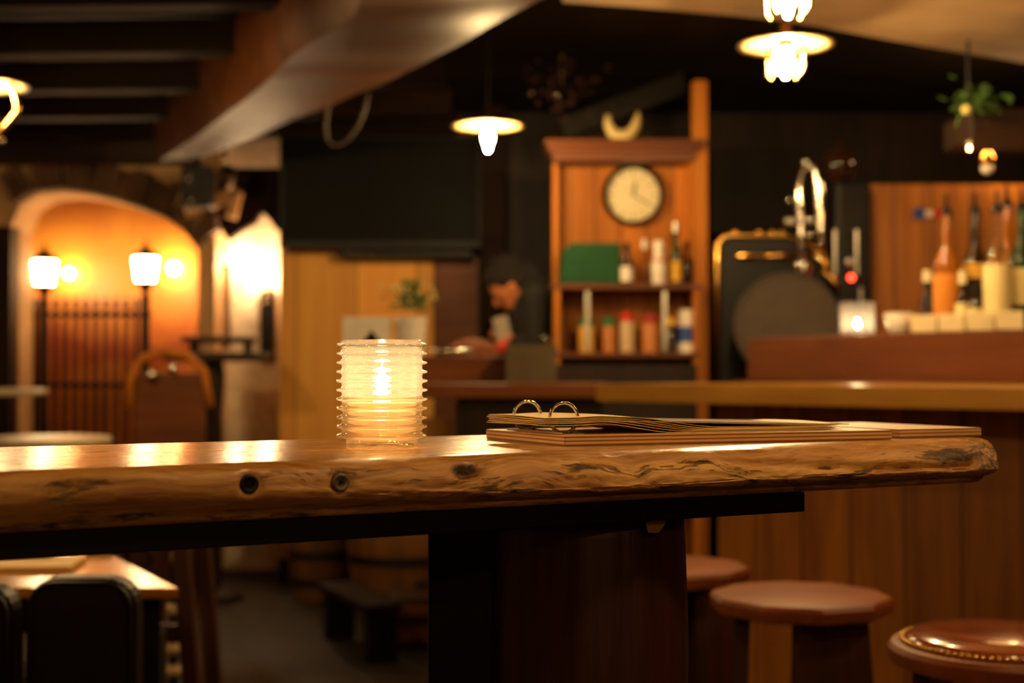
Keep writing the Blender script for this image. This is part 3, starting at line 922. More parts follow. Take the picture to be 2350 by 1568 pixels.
# plant
pcn = P(942, 760, LY)
pl = thing('potted_plant', (pcn.x, LY, LZ), 0, 'small leafy plant with pale flowers in a white pot', 'plant')
ph = P(942, 728, LY).z - LZ
MB().lathe([(0, 0), (.046, 0), (.060, ph), (.056, ph), (.048, ph - .02), (0, ph - .02)], seg=28).build('pot', M['white'], pl, smooth=True, auto=.6)
lf = MB()
for i in range(150):
    a = random.uniform(0, 2 * PI); el = random.uniform(.1, 1.4); r = random.uniform(.03, .105)
    c = Vector((r * math.cos(a) * math.cos(el), r * math.sin(a) * math.cos(el) * .8, ph + .02 + r * math.sin(el) * 1.1))
    lf.prism([(-.011, 0), (0, -.004), (.013, 0), (0, .005)], -.0006, .0006, mt=Matrix.Translation(c) @ Matrix.Rotation(a, 4, 'Z') @ Matrix.Rotation(-el * .7, 4, 'Y') @ Matrix.Scale(1.5, 4))
for i in range(14):
    a = random.uniform(0, 2 * PI); r = random.uniform(.06, .12)
    MB().ball((r * math.cos(a), -abs(r * math.sin(a)) * .6, ph + random.uniform(.03, .13)), .008, 8).build('flower', M['flower'], pl, smooth=True)
lf.build('leaves', M['leaf'], pl)
# metal bowl and bottle and glass container at the work place
c = P(1040, 808, 5.15)
o = MB().lathe([(0, 0), (.06, 0), (.085, .028), (.082, .028), (.058, .004), (0, .004)], seg=32).build('metal_bowl', M['chrome'], smooth=True, loc=(c.x, 5.14, LZ + .0005))
tag(o, 'shallow shiny metal bowl on the low riser beside the plant', 'bowl')
c = P(1085, 770, 5.45)
o = MB().ball((0, 0, .06), .09, 14, (1.2, .7, .75)).build('bread_basket', plain('basket_wicker', srgb(120, 62, 18), .7, vary=.6, vscale=60, bump=.8), loc=(c.x, 5.40, CZ + .04), smooth=True)
tag(o, 'rounded brown wicker basket behind the metal bowl', 'basket')
c = P(1218, 860, 4.95); w = (1272 - 1160) / FPX * 4.95
hh = P(1218, 792, 4.95).z - CZ
sb = thing('steel_container', (c.x, 4.95, CZ), 0, 'square steel container with a bright left edge on the back counter', 'container')
MB().box((0, 0, .003), (w, .14, .006)).box((-w / 2, 0, hh / 2), (.006, .14, hh)).box((w / 2, 0, hh / 2), (.006, .14, hh)).box((0, -.07, hh / 2), (w, .005, hh)).box((0, .07, hh / 2), (w, .005, hh)).build('tub', plain('dull_steel', srgb(105, 92, 72), .4, metal=.8), sb)
MB().tube([(w / 2 - .03, -.02, .006), (w / 2 - .03, -.02, hh + .02), (w / 2 - .045, -.03, hh + .03)], .006).build('ladle_handle', M['chrome'], sb, smooth=True)

# clock cabinet
KY = 6.3
def KX(px): return P(px, 800, KY).x
def KZ(py): return P(1440, py, KY).z
kc = KX(1437); ktop = KZ(362)
cab = thing('clock_cabinet', (kc, KY, 0), 0, 'tall honey pine dresser with open shelves and a clock on its upper back', 'cabinet')
kx0, kx1 = KX(1272) - kc, KX(1604) - kc
MB().box(((kx0 + kx1) / 2, .28, ktop / 2), (kx1 - kx0, .02, ktop)).build('back_board', M['pine_z'], cab)
sd = MB().box((kx0 + .012, .24, ktop / 2), (.024, .1, ktop)).box((kx0 + .012, .14, (KZ(655)) / 2), (.024, .3, KZ(655)))
sd.build('side_panel', M['pine'], cab)
sd = MB().box((kx1 - .012, .24, ktop / 2), (.024, .1, ktop)).box((kx1 - .012, .14, (KZ(655)) / 2), (.024, .3, KZ(655)))
sd.build('side_panel', M['pine'], cab)
cr = MB()
cw = kx1 - kx0
cr.box(((kx0 + kx1) / 2, .20, ktop + .02), (cw + .01, .2, .04)).box(((kx0 + kx1) / 2, .19, ktop + .055), (cw + .05, .24, .03), bev=.008).box(((kx0 + kx1) / 2, .18, ktop + .08), (cw + .08, .27, .022), bev=.006)
cr.build('crown_moulding', M['red_wood'], cab)
for py in (658, 815):
    MB().box(((kx0 + kx1) / 2, .14, KZ(py)), (cw + (.03 if py == 658 else 0), .31, .022), bev=.004).build('shelf', M['red_wood'], cab)
MB().box(((kx0 + kx1) / 2, .0, KZ(850) - .25), (cw - .02, .03, .55)).build('lower_door', M['dark_wood_z'], cab)
# rods between shelves
for px in (1348, 1525):
    MB().box((KX(px) - kc, -.0, (KZ(660) + KZ(815)) / 2 + .0), (.02, .02, KZ(670) - KZ(808)), bev=.002).build('turned_post', M['steel'], cab)
# tall post to the right of the cabinet
xpost = P(1607, 500, 6.42).x
struct('trim_20', MB().box((0, 0, 1.25), (.062, .09, 2.5)), M['pine'], loc=(xpost, 6.45, 0))
# clock
kk = P(1453, 447, KY + .25); 
ck = thing('wall_clock', (kk.x, KY + .265, kk.z), 0, 'round clock with pale dial and dark rim on the pine cabinet', 'clock')
R = 72 / FPX * 6.5
MB().lathe([(R * .84, .0), (R * .84, .02), (R * .88, .034), (R * .95, .036), (R, .026), (R, 0)], seg=56, mt=YUP, close=True).build('rim', plain('dark_clock_rim', srgb(60, 45, 30), .12, metal=1), ck, smooth=True, auto=.7)
MB().lathe([(0, .008), (R * .86, .008), (R * .86, 0), (0, 0)], seg=48, mt=YUP).build('dial', plain('clock_dial', srgb(205, 190, 150), .5, vary=.06), ck)
dial = ck.children[-1]
def hand(ang, ln, w):
    return MB().box((math.sin(ang) * ln / 2, -.011, math.cos(ang) * ln / 2), (w, .002, ln), ry=ang)
hand(2.1, R * .62, .006).build('minute_hand', M['iron'], dial); hand(.2, R * .42, .009).build('hour_hand', M['iron'], dial)
mk = MB()
for i in range(12):
    a = i * PI / 6
    mk.box((math.sin(a) * R * .70, -.0095, math.cos(a) * R * .70), (.005, .002, .02), ry=a)
mk.build('hour_marks', M['iron'], dial)
# crescent ornament on top
cp2 = P(1432, 318, KY + .12)
pts = [Vector((-.072 + .0, 0, .125)), Vector((-.070, 0, .085)), Vector((-.055, 0, .05)), Vector((-.028, 0, .03)), Vector((.006, 0, .028)), Vector((.036, 0, .045)), Vector((.055, 0, .075)), Vector((.064, 0, .11)), Vector((.066, 0, .14))]
o = MB().tube(pts, [.012, .02, .026, .03, .03, .027, .022, .015, .006], 12).build('horn_ornament', plain('pale_horn', srgb(190, 165, 105), .4), smooth=True, loc=(cp2.x, KY + .14, ktop + .091))
tag(o, 'pale crescent horn ornament standing on top of the clock cabinet', 'ornament')

def bottle(name, x, y, z0, R, H, neck, m, label, cat='bottle', group=None, cap=None, lab=None, pourer=False, labh=(.2, .6), capH=.03):
    t = thing(name, (x, y, z0 + .0005), 0, label, cat, group)
    sh = H * .58
    gb_ = MB().lathe([(0, 0), (R * .9, 0), (R, .006), (R, sh), (R * .85, sh + R * .5), (neck * 1.15, sh + R * 1.4), (neck, sh + R * 1.8), (neck, H - .012), (neck * 1.2, H - .01), (neck * 1.2, H), (0, H)], seg=24).build('glass_body', m, t, smooth=True, auto=.9)
    if lab: MB().lathe([(R + .0006, H * labh[0]), (R + .0012, H * labh[0]), (R + .0012, H * labh[1]), (R + .0006, H * labh[1])], seg=24, close=True).build('paper_label', lab, gb_, smooth=True, auto=.7)
    if cap: MB().lathe([(0, H + capH), (neck * 1.25, H + capH), (neck * 1.3, H - .012), (neck * 1.22, H - .012), (neck * 1.22, H + .0), (0, H + .001)], seg=16).build('cap', cap, t)
    if pourer: MB().lathe([(0, H), (neck * 1.3, H + .001), (neck * 1.1, H + .02), (neck * .45, H + .03), (neck * .3, H + .075), (0, H + .076)], seg=12).build('pourer', M['gloss_black'], t, smooth=True)
    return t
# items on the upper cabinet shelf
SZ = KZ(658) + .0115
gx0, gx1 = KX(1286), KX(1425)
gb = MB()
gb.prism([(-(gx1 - gx0) / 2, 0), ((gx1 - gx0) / 2, 0), ((gx1 - gx0) / 2, .185), (-(gx1 - gx0) / 2 + .05, .185), (-(gx1 - gx0) / 2 + .012, .15)], -.09, .09, mt=Matrix.Rotation(PI / 2, 4, 'X'), bev=.006)
o = gb.build('storage_box', M['green'], loc=((gx0 + gx1) / 2, KY + .12, SZ + .0005))
tag(o, 'dark green box with a sloped lid on the upper cabinet shelf', 'box')
SY = KY + .06
def sx(px, y=SY): return P(px, 600, y).x
G = 'bottles and shakers on the upper cabinet shelf'
bottle('bottle', sx(1437), SY - .03, SZ, .026, .155, .012, M['darkglass'], 'dark bottle with a white front label next to the green box', group=G, lab=M['white'], labh=(.08, .5), cap=M['black'])
bottle('bottle', sx(1480), SY + .03, SZ, .020, .175, .008, M['clear'], 'slim clear bottle with pale cap on the upper shelf', group=G, cap=M['white'])
bottle('bottle', sx(1512), SY, SZ, .032, .165, .018, M['white'], 'white bottle with white cap and red collar, upper shelf', group=G, cap=M['white'], lab=M['redp'], labh=(.62, .68))
bottle('bottle', sx(1553), SY + .02, SZ, .024, .25, .011, M['greenglass'], 'tall green bottle with a yellow label, upper shelf', group=G, lab=M['goldlabel'], labh=(.06, .42), cap=M['steel'])
bottle('bottle', sx(1580), SY + .06, SZ, .022, .17, .011, M['darkglass'], 'dark bottle at the right end of the upper shelf', group=G, cap=M['black'])
# spice jars on the lower shelf
SZ2 = KZ(815) + .0115
def jarx(px, r, h, body, cap, label, y=SY + .02):
    t = thing('spice_jar', (P(px, 750, y).x, y, SZ2 + .0005), 0, label, 'jar', 'jars on the lower cabinet shelf')
    MB().lathe([(0, 0), (r, 0), (r, h * .72), (r * .8, h * .78), (0, h * .78)], seg=20).build('glass_body', body, t, smooth=True, auto=.7)
    MB().lathe([(0, h * .78), (r * .9, h * .78), (r * .9, h), (0, h)], seg=20).build('cap', cap, t, smooth=True, auto=.7)
jarx(1346, .036, .155, plain('mustard_jar', srgb(215, 160, 60), .4), M['greencap'], 'mustard yellow jar with green lid, lower shelf')
jarx(1397, .034, .155, M['spice'], M['greencap'], 'brown spice jar with green lid, lower shelf')
jarx(1440, .034, .18, plain('pale_spice', srgb(190, 160, 120), .4), M['redp'], 'pale jar with bright red lid, lower shelf')
jarx(1493, .040, .17, M['spice'], plain('dark_red_lid', srgb(150, 30, 26), .4), 'wide brown jar with dark red lid, lower shelf')
jarx(1540, .026, .155, M['darkglass'], M['goldlabel'], 'slim dark jar with yellow lid, lower shelf')
t = thing('salt_canister', (P(1576, 750, SY).x, SY, SZ2 + .0005), 0, 'blue and white canister at the right end of the lower shelf', 'canister')
MB().lathe([(0, 0), (.042, 0), (.042, .16), (0, .16)], seg=24).build('canister_body', M['white'], t, smooth=True, auto=.7)
MB().lathe([(.0423, .045), (.043, .045), (.043, .115), (.0423, .115)], seg=24, close=True).build('blue_band', M['bluep'], t, smooth=True, auto=.7)
MB().lathe([(0, .16), (.04, .16), (.04, .19), (0, .19)], seg=20).build('lid', M['white'], t, smooth=True, auto=.7)

# ------------------------------------------------------------------ television
tv0 = P(640, 310, 7.75); tv1 = P(1105, 570, 7.75)
tw, thh = tv1.x - tv0.x, tv0.z - tv1.z
tv = thing('television', ((tv0.x + tv1.x) / 2, 7.80, (tv0.z + tv1.z) / 2), 0, 'large black wall screen on the golden boarded wall', 'television')
MB().box((0, 0, 0), (tw, .06, thh), bev=.006).build('casing', M['black'], tv)
MB().box((0, -.031, .012), (tw - .04, .004, thh - .06)).build('screen', M['screen'], tv)
MB().box((0, .10, 0), (.3, .14, .3)).build('wall_bracket', M['black'], tv)
# loudspeaker bar below it, with glinting knobs
c = P(930, 574, 7.8)
sbar = thing('sound_bar', (c.x, 7.85, c.z - .022), 0, 'thin black shelf strip with bright knobs below the wall screen', 'sound bar')
MB().box((0, 0, 0), (.75, .12, .045), bev=.008).build('strip', M['black'], sbar)
for px in (800, 822, 850, 1055):
    MB().ball((P(px, 570, 7.8).x - c.x, -.062, .005), .012, 10).build('knob', M['chrome'], sbar, smooth=True)
MB().box((0, .09, 0), (.7, .08, .03)).build('bracket', M['black'], sbar)
# post right of the screen
struct('trim_21', MB().box((0, 0, 1.3), (.13, .12, 2.6)), M['joist_wood'], loc=(P(1133, 400, 7.6).x, 7.6, 0))
# slanting brace beam between screen and cabinet
a, b_ = P(1290, 300, 6.9), P(1570, 192, 6.9)
L = (b_ - a).length
o = MB().box((0, 0, 0), (L, .1, .10), ry=-math.atan2(b_.z - a.z, b_.x - a.x)).build('brace_beam', M['black_wood'], loc=(a + b_) / 2)
tag(o, 'black slanting timber brace above the clock cabinet', 'beam')
# dried bunch hanging
c = P(1290, 190, 6.5)
db_ = thing('dried_flower_bunch', (c.x, 6.5, c.z), 0, 'bunch of dried dark red flowers hanging from the ceiling', 'dried flowers')
mb = MB()
for i in range(60):
    mb.ball((random.gauss(0, .09), random.gauss(0, .05), random.gauss(0, .06)), random.uniform(.008, .016), 6)
mb.build('blossoms', plain('dried_red', srgb(58, 28, 18), .8), db_)
MB().tube([(0, 0, 0), (.0, 0, ZC - c.z)], .004).build('string', M['enamel'], db_)
for px, py in ((1220, 212), (1278, 218)):
    p = P(px, py, 6.45)
    MB().ball((p.x - c.x, p.y - 6.5, p.z - c.z), .018, 12).build('hung_glint_ball', M['chrome'], db_, smooth=True)  # chrome balls added as glints beside the dried bunch

# ------------------------------------------------------------------ person behind the back counter
FLR = .20
struct('floor_platform', MB().box((.5, 7.1, FLR / 2), (1.9, .9, FLR)), M['dark_wood'])
px_, py_ = .115, 6.88
per = thing('person', (px_, py_, FLR), 0, 'person in dark clothes bending forward behind the back counter, head lowered', 'person')
def cap(mb, a, b, ra, rb, n=6):
    a, b = Vector(a), Vector(b)
    for i in range(n + 1):
        t = i / n; mb.ball(a.lerp(b, t), ra + (rb - ra) * t, 12)
    mb.tube([a.lerp(b, i / n) for i in range(n + 1)], [ra + (rb - ra) * i / n for i in range(n + 1)], 14)
def remesh(o, v):
    r = o.modifiers.new('remesh', 'REMESH'); r.mode = 'VOXEL'; r.voxel_size = v; r.use_smooth_shade = True
    s = o.modifiers.new('smooth', 'SMOOTH'); s.iterations = 3; s.factor = .5
hip = (.06, 0, .95)
chest = (.03, 0, 1.27); neck = (-.05, 0, 1.43); head = Vector((-.125, -.01, 1.405))
body = MB()
cap(body, hip, chest, .13, .135); cap(body, chest, neck, .12, .062)
cap(body, neck, head, .055, .055, 3)
HR = Matrix.Rotation(-.75, 4, 'Y')     # head tipped down towards -x
body.ball(head, .1, 20, (1.0, .78, 1.12), HR)
body.ball(head + HR @ Vector((-.045, 0, -.065)), .055, 14, (1, .85, .9))
body.ball(head + HR @ Vector((-.103, 0, -.02)), .018, 10, (1.1, .7, 1.4))     # nose
body.ball(head + HR @ Vector((-.09, 0, -.062)), .014, 10, (.7, 1.9, .6))      # lips
for s in (-1, 1):
    body.ball(head + HR @ Vector((.0, s * .078, -.012)), .022, 10, (.8, .4, 1.3))   # ears
    body.ball(head + HR @ Vector((-.085, s * .034, .012)), .014, 8, (.5, 1.2, .8))
    sh = (.0, s * .17, 1.34); el = (.0, s * .21, 1.07); ha = (-.13, s * .10, 1.14)
    if s == 1: ha = (-.16, .10, 1.05)
    cap(body, (.0, s * .08, 1.33), sh, .075, .06, 3); cap(body, sh, el, .052, .040); cap(body, el, ha, .038, .026)
    h = Vector(ha); d = (h - Vector(el)).normalized()
    pal = h + d * .045
    body.ball(pal, .034, 12, (1, .5, 1.0))
    side = d.cross(Vector((0, 1, 0))).normalized()
    for f in range(4):
        base = pal + side * (.024 - .016 * f) + d * .02
        k = [.9, 1.05, 1.0, .8][f]
        p1 = base + d * .034 * k; p2 = p1 + (d * .5 + Vector((-.1, -s * .75, -.2))).normalized() * .024 * k
        p3 = p2 + (Vector((.3, -s * .8, -.4))).normalized() * .018 * k
        cap(body, base, p1, .0088, .0082, 2); cap(body, p1, p2, .0082, .0078, 2); cap(body, p2, p3, .0078, .0068, 2)
    th0 = pal + side * .028 - d * .02; th1 = th0 + (side * .7 + d * .6).normalized() * .032; th2 = th1 + (d + Vector((0, -s * .6, 0))).normalized() * .024
    cap(body, th0, th1, .011, .0095, 2); cap(body, th1, th2, .0095, .008, 2)
    cap(body, (.05, s * .09, .92), (.02, s * .11, .50), .085, .058); cap(body, (.02, s * .11, .50), (.06, s * .11, .09), .052, .036)
    cap(body, (.06, s * .11, .045), (-.10, s * .12, .035), .04, .032)
o = body.build('body', M['skin'], per, smooth=True); remesh(o, .006)
sh_ = MB()
cap(sh_, hip, chest, .155, .155); cap(sh_, chest, (-.0, 0, 1.37), .15, .10); cap(sh_, (0, 0, 1.37), (-.035, 0, 1.44), .10, .082, 4)
for s in (-1, 1):
    sh = (.0, s * .17, 1.34); el = (.0, s * .21, 1.07); ha = Vector((-.13, s * .10, 1.14)) if s < 0 else Vector((-.16, .10, 1.05))
    cap(sh_, (.02, s * .06, 1.34), sh, .10, .075, 4); cap(sh_, sh, el, .066, .052); cap(sh_, el, Vector(el).lerp(ha, .72), .05, .040)
o = sh_.build('shirt', M['shirt'], per, smooth=True); remesh(o, .012)
tr_ = MB()
cap(tr_, (.06, 0, .98), (.05, 0, .90), .15, .15, 3)
for s in (-1, 1):
    cap(tr_, (.05, s * .09, .92), (.02, s * .11, .50), .10, .075); cap(tr_, (.02, s * .11, .50), (.06, s * .11, .10), .072, .055)
o = tr_.build('trousers', M['trouser'], per, smooth=True); remesh(o, .012)
hr = MB()
hr.ball(head + HR @ Vector((.055, 0, -.02)), .088, 14)
hr.ball(head + HR @ Vector((.022, 0, .03)), .105, 18, (1.0, .86, 1.05), HR)
hr.ball(head + HR @ Vector((-.035, 0, .085)), .055, 14, (1.1, 1.2, .6), HR)
for i in range(90):
    u = Vector((random.gauss(.3, .7), random.gauss(0, .7), random.gauss(.6, .6))).normalized()
    hr.ball(head + HR @ (Vector((.02, 0, .03)) + Vector((u.x * .1, u.y * .085, u.z * .105))), .014, 6)
o = hr.build('hair', M['hair'], per, smooth=True); remesh(o, .006)
shoe = MB()
for s in (-1, 1): cap(shoe, (.07, s * .11, .05), (-.12, s * .12, .042), .05, .04)
o = shoe.build('shoes', M['black'], per, smooth=True); remesh(o, .012)
# the red and white cloth held in the hand
hp = Vector((px_ - .13 - .03, py_ - .11, FLR + 1.18))
ct = thing('bar_cloth', hp, 0, 'small white cloth with a red corner held in the bending person hand', 'cloth')
mb = MB(); b = bmesh.new(); g = []
for i in range(9):
    r = []
    for j in range(9):
        u, v = i / 8 - .5, j / 8 - .5
        r.append(b.verts.new((u * .07 + v * .03, .012 * math.sin(u * 9 + v * 5), v * -.13 + u * .02)))
    g.append(r)
for i in range(8):
    for j in range(8): b.faces.new((g[i][j], g[i + 1][j], g[i + 1][j + 1], g[i][j + 1]))
mb._add(b)
o = mb.build('cloth_sheet', plain('grey_white_cloth', srgb(150, 138, 122), .9), ct, smooth=True); so = o.modifiers.new('s', 'SOLIDIFY'); so.thickness = .004
MB().ball((.0, -.005, -.075), .03, 12, (1.1, .5, 1)).build('red_corner', M['redp'], ct, smooth=True)

# ------------------------------------------------------------------ black dispenser, taps, tray
DX0, DX1 = P(1645, 700, 6.3).x, P(1900, 700, 6.3).x
dm = thing('coffee_machine', ((DX0 + DX1) / 2, 6.45, 0), 0, 'black domed machine with brass trim rails behind the bar', 'machine')
dw = DX1 - DX0; dz0 = .9; dz1 = P(1700, 545, 6.3).z
pf = [(-dw / 2, dz0), (dw / 2, dz0), (dw / 2, P(0, 640, 6.3).z), (dw / 2 - .03, P(0, 590, 6.3).z), (dw / 2 - .10, P(0, 562, 6.3).z), (dw / 2 - .2, dz1), (-dw / 2 + .03, dz1), (-dw / 2, dz1 - .03)]
MB().prism(pf, -.2, .2, mt=Matrix.Rotation(PI / 2, 4, 'X'), bev=.01).build('housing', M['black'], dm)
MB().box((0, 0, .45), (dw - .06, .34, .9)).build('stand', M['dark_wood_z'], dm)
rim = [(-dw / 2 - .004, -.205, dz0 + .1), (-dw / 2 - .004, -.205, dz1 - .03), (-dw / 2 + .03, -.205, dz1 + .004), (dw / 2 - .2, -.205, dz1 + .004), (dw / 2 - .10, -.205, P(0, 560, 6.3).z), (dw / 2 - .03, -.205, P(0, 588, 6.3).z), (dw / 2 + .004, -.205, P(0, 640, 6.3).z)]
MB().tube(rim, .010).build('brass_rail', M['brass'], dm, smooth=True)
z5 = P(0, 588, 6.24).z
MB().tube([(-dw / 2 + .08, -.225, z5), (dw / 2 - .06, -.225, z5)], .012).build('brass_rail', M['brass'], dm, smooth=True)
for px in (1690, 1745, 1775, 1800):
    p = P(px, 540, 6.24)
    MB().ball((p.x - (DX0 + DX1) / 2, -.19, dz1 + .018), .017, 12).build('knob', M['brass'], dm, smooth=True)
for px in (1715, 1790, 1838):
    p = P(px, 590, 6.22); MB().ball((p.x - (DX0 + DX1) / 2, -.24, z5), .018, 12).build('knob', M['brass'] if px < 1800 else M['chrome'], dm, smooth=True)
# grey round tray
c = P(1812, 740, 5.9); 
ty = thing('round_tray', (c.x, 5.92, BZ + .001), 0, 'large round dark grey tray leaning before the black machine', 'tray')
R = .226
mt = Matrix.Translation((0, .02, R)) @ Matrix.Rotation(-.08, 4, 'X') @ YUP
MB().lathe([(0, .006), (R * .93, .006), (R * .96, .014), (R, .014), (R, 0), (0, 0)], seg=56, mt=mt).build('tray_disc', M['dgrey'], ty, smooth=True, auto=.6)
MB().box((0, .05, .01), (.12, .12, .02)).build('stand', M['black'], ty)
# tap tower
o = thing('back_bar_cabinet', (1.27, 5.99, 0), 0, 'dark cabinet under the tap tower and the round tray', 'cabinet')
MB().box((0, 0, BZ / 2 - .012), (.60, .40, BZ - .026)).build('cupboard', M['dark_wood_z'], o)
MB().box((0, 0, BZ - .0125), (.62, .42, .024), bev=.003).build('countertop', M['red_wood'], o)
c = P(1850, 620, 6.08)
tt = thing('tap_tower', (c.x, 6.08, BZ), 0, 'chrome tap tower with a tall curved swan neck', 'tap')
def L3(px, py, d=6.08): 
    p = P(px, py, d); return (p.x - c.x, p.y - 6.08, p.z - BZ)
nk = [L3(1842, 620), L3(1838, 540), L3(1836, 480), L3(1834, 430), L3(1840, 395), L3(1854, 380), L3(1870, 392), L3(1878, 425), L3(1882, 480), L3(1884, 530), L3(1884, 575)]
MB().tube(nk, [.014, .014, .014, .014, .014, .014, .017, .02, .02, .02, .015], 14).build('swan_neck', M['chrome'], tt, smooth=True)
ztb = L3(1842, 600)[2]
MB().lathe([(0, 0), (.05, 0), (.045, .02), (.03, .03), (.028, ztb - .05), (.04, ztb - .02), (.04, ztb), (0, ztb + .02)], seg=24, c=(L3(1842, 600)[0], 0, 0)).build('column', M['chrome'], tt, smooth=True)
for px, py in ((1811, 461), (1829, 479), (1828, 505), (1850, 505), (1845, 375), (1858, 386), (1855, 540), (1882, 555), (1878, 595)):
    x, y, z = L3(px, py)
    MB().ball((x, y - .03, z), .016, 14).build('tap_knob', M['chrome'], tt, smooth=True)
MB().box(L3(1835, 508), (.13, .04, .03), bev=.01).build('tap_bar', M['steel'], tt)
for px, py in ((1885, 600), (1905, 640)):
    x, y, z = L3(px, py); MB().tube([(x - .04, y - .02, z + .04), (x, y - .04, z), (x + .03, y - .05, z - .06)], .012).build('spout', M['brass'], tt, smooth=True)
# hood and dark cupboard over the machine
o = MB().box((0, 0, 0), (.62, .3, .42), bev=.01).build('extractor_hood', M['black_wood'], loc=(P(1760, 400, 7.2).x, 7.2, P(0, 450, 7.2).z))
tag(o, 'black hanging cupboard in the dark behind the tap tower', 'cupboard')
# black upright machine with red lamp
c = P(1950, 600, 6.3)
gm = thing('grinder', (c.x, 6.3, BZ - .25), 0, 'tall black grinder with steel strips and a small red light', 'grinder')
MB().box((0, 0, -(BZ - .25) / 2 - .001), (.15, .16, BZ - .252)).build('stand', M['black_wood'], gm)
H = P(0, 420, 6.3).z - BZ + .25
MB().box((0, 0, H / 2), (.16, .16, H), bev=.02).build('housing', M['black'], gm)
for px in (1918, 1968):
    x = P(px, 500, 6.2).x - c.x
    MB().box((x, -.085, H * .72), (.012, .012, .2), bev=.003).build('steel_strip', M['steel'], gm)
x = P(1978, 600, 6.2).x - c.x
MB().box((x, -.08, H * .45), (.016, .02, .30), bev=.003).build('steel_strip', M['steel'], gm)
p = P(1955, 637, 6.2)
MB().ball((p.x - c.x, -.09, p.z - BZ + .25), .014, 12).build('red_light', M['red_led'], gm, smooth=True)
p = P(1953, 600, 6.2)
MB().ball((p.x - c.x, -.085, p.z - BZ + .25), .022, 12, (1, .6, 1)).build('steel_knob', M['steel'], gm, smooth=True)
p = P(1922, 375, 6.2)
o = MB().lathe([(0, 0), (.05, 0), (.07, .12), (.02, .16), (.012, .2), (0, .2)], seg=20).build('hopper', M['darkglass'], gm, smooth=True, loc=(-.04, 0, H)); 

# ------------------------------------------------------------------ things on the riser
def glass_tumbler(p, R, H, label, name='candle_tumbler', lit=True):
    t = thing(name, p, 0, label, 'candle holder')
    MB().lathe([(0, 0), (R * .93, 0), (R * .96, .006), (R, H), (R - .003, H), (R * .96 - .004, .012), (0, .012)], seg=32).build('glass', M['clear'], t, smooth=True, auto=.8)
    MB().lathe([(0, .0125), (.022, .0125), (.022, .028), (0, .028)], seg=20).build('tealight', M['steel'], t, smooth=True, auto=.7)
    MB().lathe([(0, .03), (.005, .036), (.0055, .042), (0, .058)], seg=10).build('flame', M['flame'], t, smooth=True)
p = on_riser(1968, .09)
glass_tumbler(p, .062, .118, 'clear glass tumbler with a small lit candle on the bar riser')
p = on_riser(2062, .08)
o = MB().lathe([(0, 0), (.028, 0), (.034, .01), (.050, .072), (.047, .072), (.03, .012), (0, .008)], seg=32).build('cup', M['white'], smooth=True, loc=p)
tag(o, 'small white cup between the glass tumbler and the row of cream boxes', 'cup')
order = ['first', 'second', 'third', 'last']
for k, px in enumerate((2120, 2184, 2250, 2318)):
    p = on_riser(px, .05)
    o = MB().box((0, 0, .030), (.083, .035, .058), bev=.003).build('card_holder', M['cream'], loc=(p.x, p.y, p.z + .001), rz=dang * .3)
    tag(o, ['leftmost cream card block, next to the white cup', 'cream card block in front of the amber bottle', 'cream card block in front of the yellow-labelled dark bottle', 'rightmost cream card block below the cream-labelled bottles'][k], 'card holder', 'cream card blocks along the riser edge')
G = 'spirit bottles on the bar riser'
p = on_riser(2174, .17); bottle('spirit_bottle', p.x, p.y, p.z, .045, .40, .015, M['amber'], 'amber spirit bottle with black pourer, leftmost of the tall bottles', group=G, pourer=True, lab=plain('orange_label', srgb(215, 135, 40), .6), labh=(.12, .5))
p = on_riser(2240, .29); bottle('spirit_bottle', p.x, p.y, p.z, .042, .41, .015, M['darkglass'], 'dark spirit bottle with yellow shoulder label between amber and cream ones', group=G, pourer=True, lab=M['goldlabel'], labh=(.46, .58))
p = on_riser(2290, .135); bottle('spirit_bottle', p.x, p.y, p.z, .044, .385, .016, M['clear'], 'spirit bottle with a large cream label and black pourer', group=G, pourer=True, lab=M['label'], labh=(.1, .56))
p = on_riser(2348, .24); bottle('spirit_bottle', p.x, p.y, p.z, .045, .395, .016, M['greenglass'], 'cream-labelled spirit bottle cut by the right edge of the picture', group=G, pourer=True, lab=M['label'], labh=(.22, .52))
p = on_riser(2130, .28); bottle('spirit_bottle', p.x, p.y, p.z, .028, .20, .013, M['darkglass'], 'short dark bottle with pale cap behind the amber bottle', group=G, cap=M['cream'])
p = on_riser(2210, .10); bottle('spirit_bottle', p.x, p.y, p.z, .022, .17, .010, M['darkglass'], 'small slim bottle with cream label before the dark bottle', group=G, cap=M['cream'], lab=M['label'], labh=(.05, .55))
p = on_riser(2238, .08); bottle('spirit_bottle', p.x, p.y, p.z, .020, .125, .010, M['darkglass'], 'smallest bottle with cream label just left of the large cream-labelled one', group=G, cap=M['black'], lab=M['label'], labh=(.05, .6))
p = on_riser(2314, .37); bottle('spirit_bottle', p.x, p.y, p.z, .036, .43, .015, M['amber'], 'tall amber bottle standing behind the cream-labelled ones', group=G, pourer=True)

# wall board behind the bottles and lit shelf niche
a, b_ = P(1990, 415, 6.3), P(2150, 770, 6.3)
struct('wall_bar', MB().box((0, 0, 0), (2.0, .08, 2.03)), M['bar_panel'], loc=(a.x + 1.0, 6.45, 1.015))
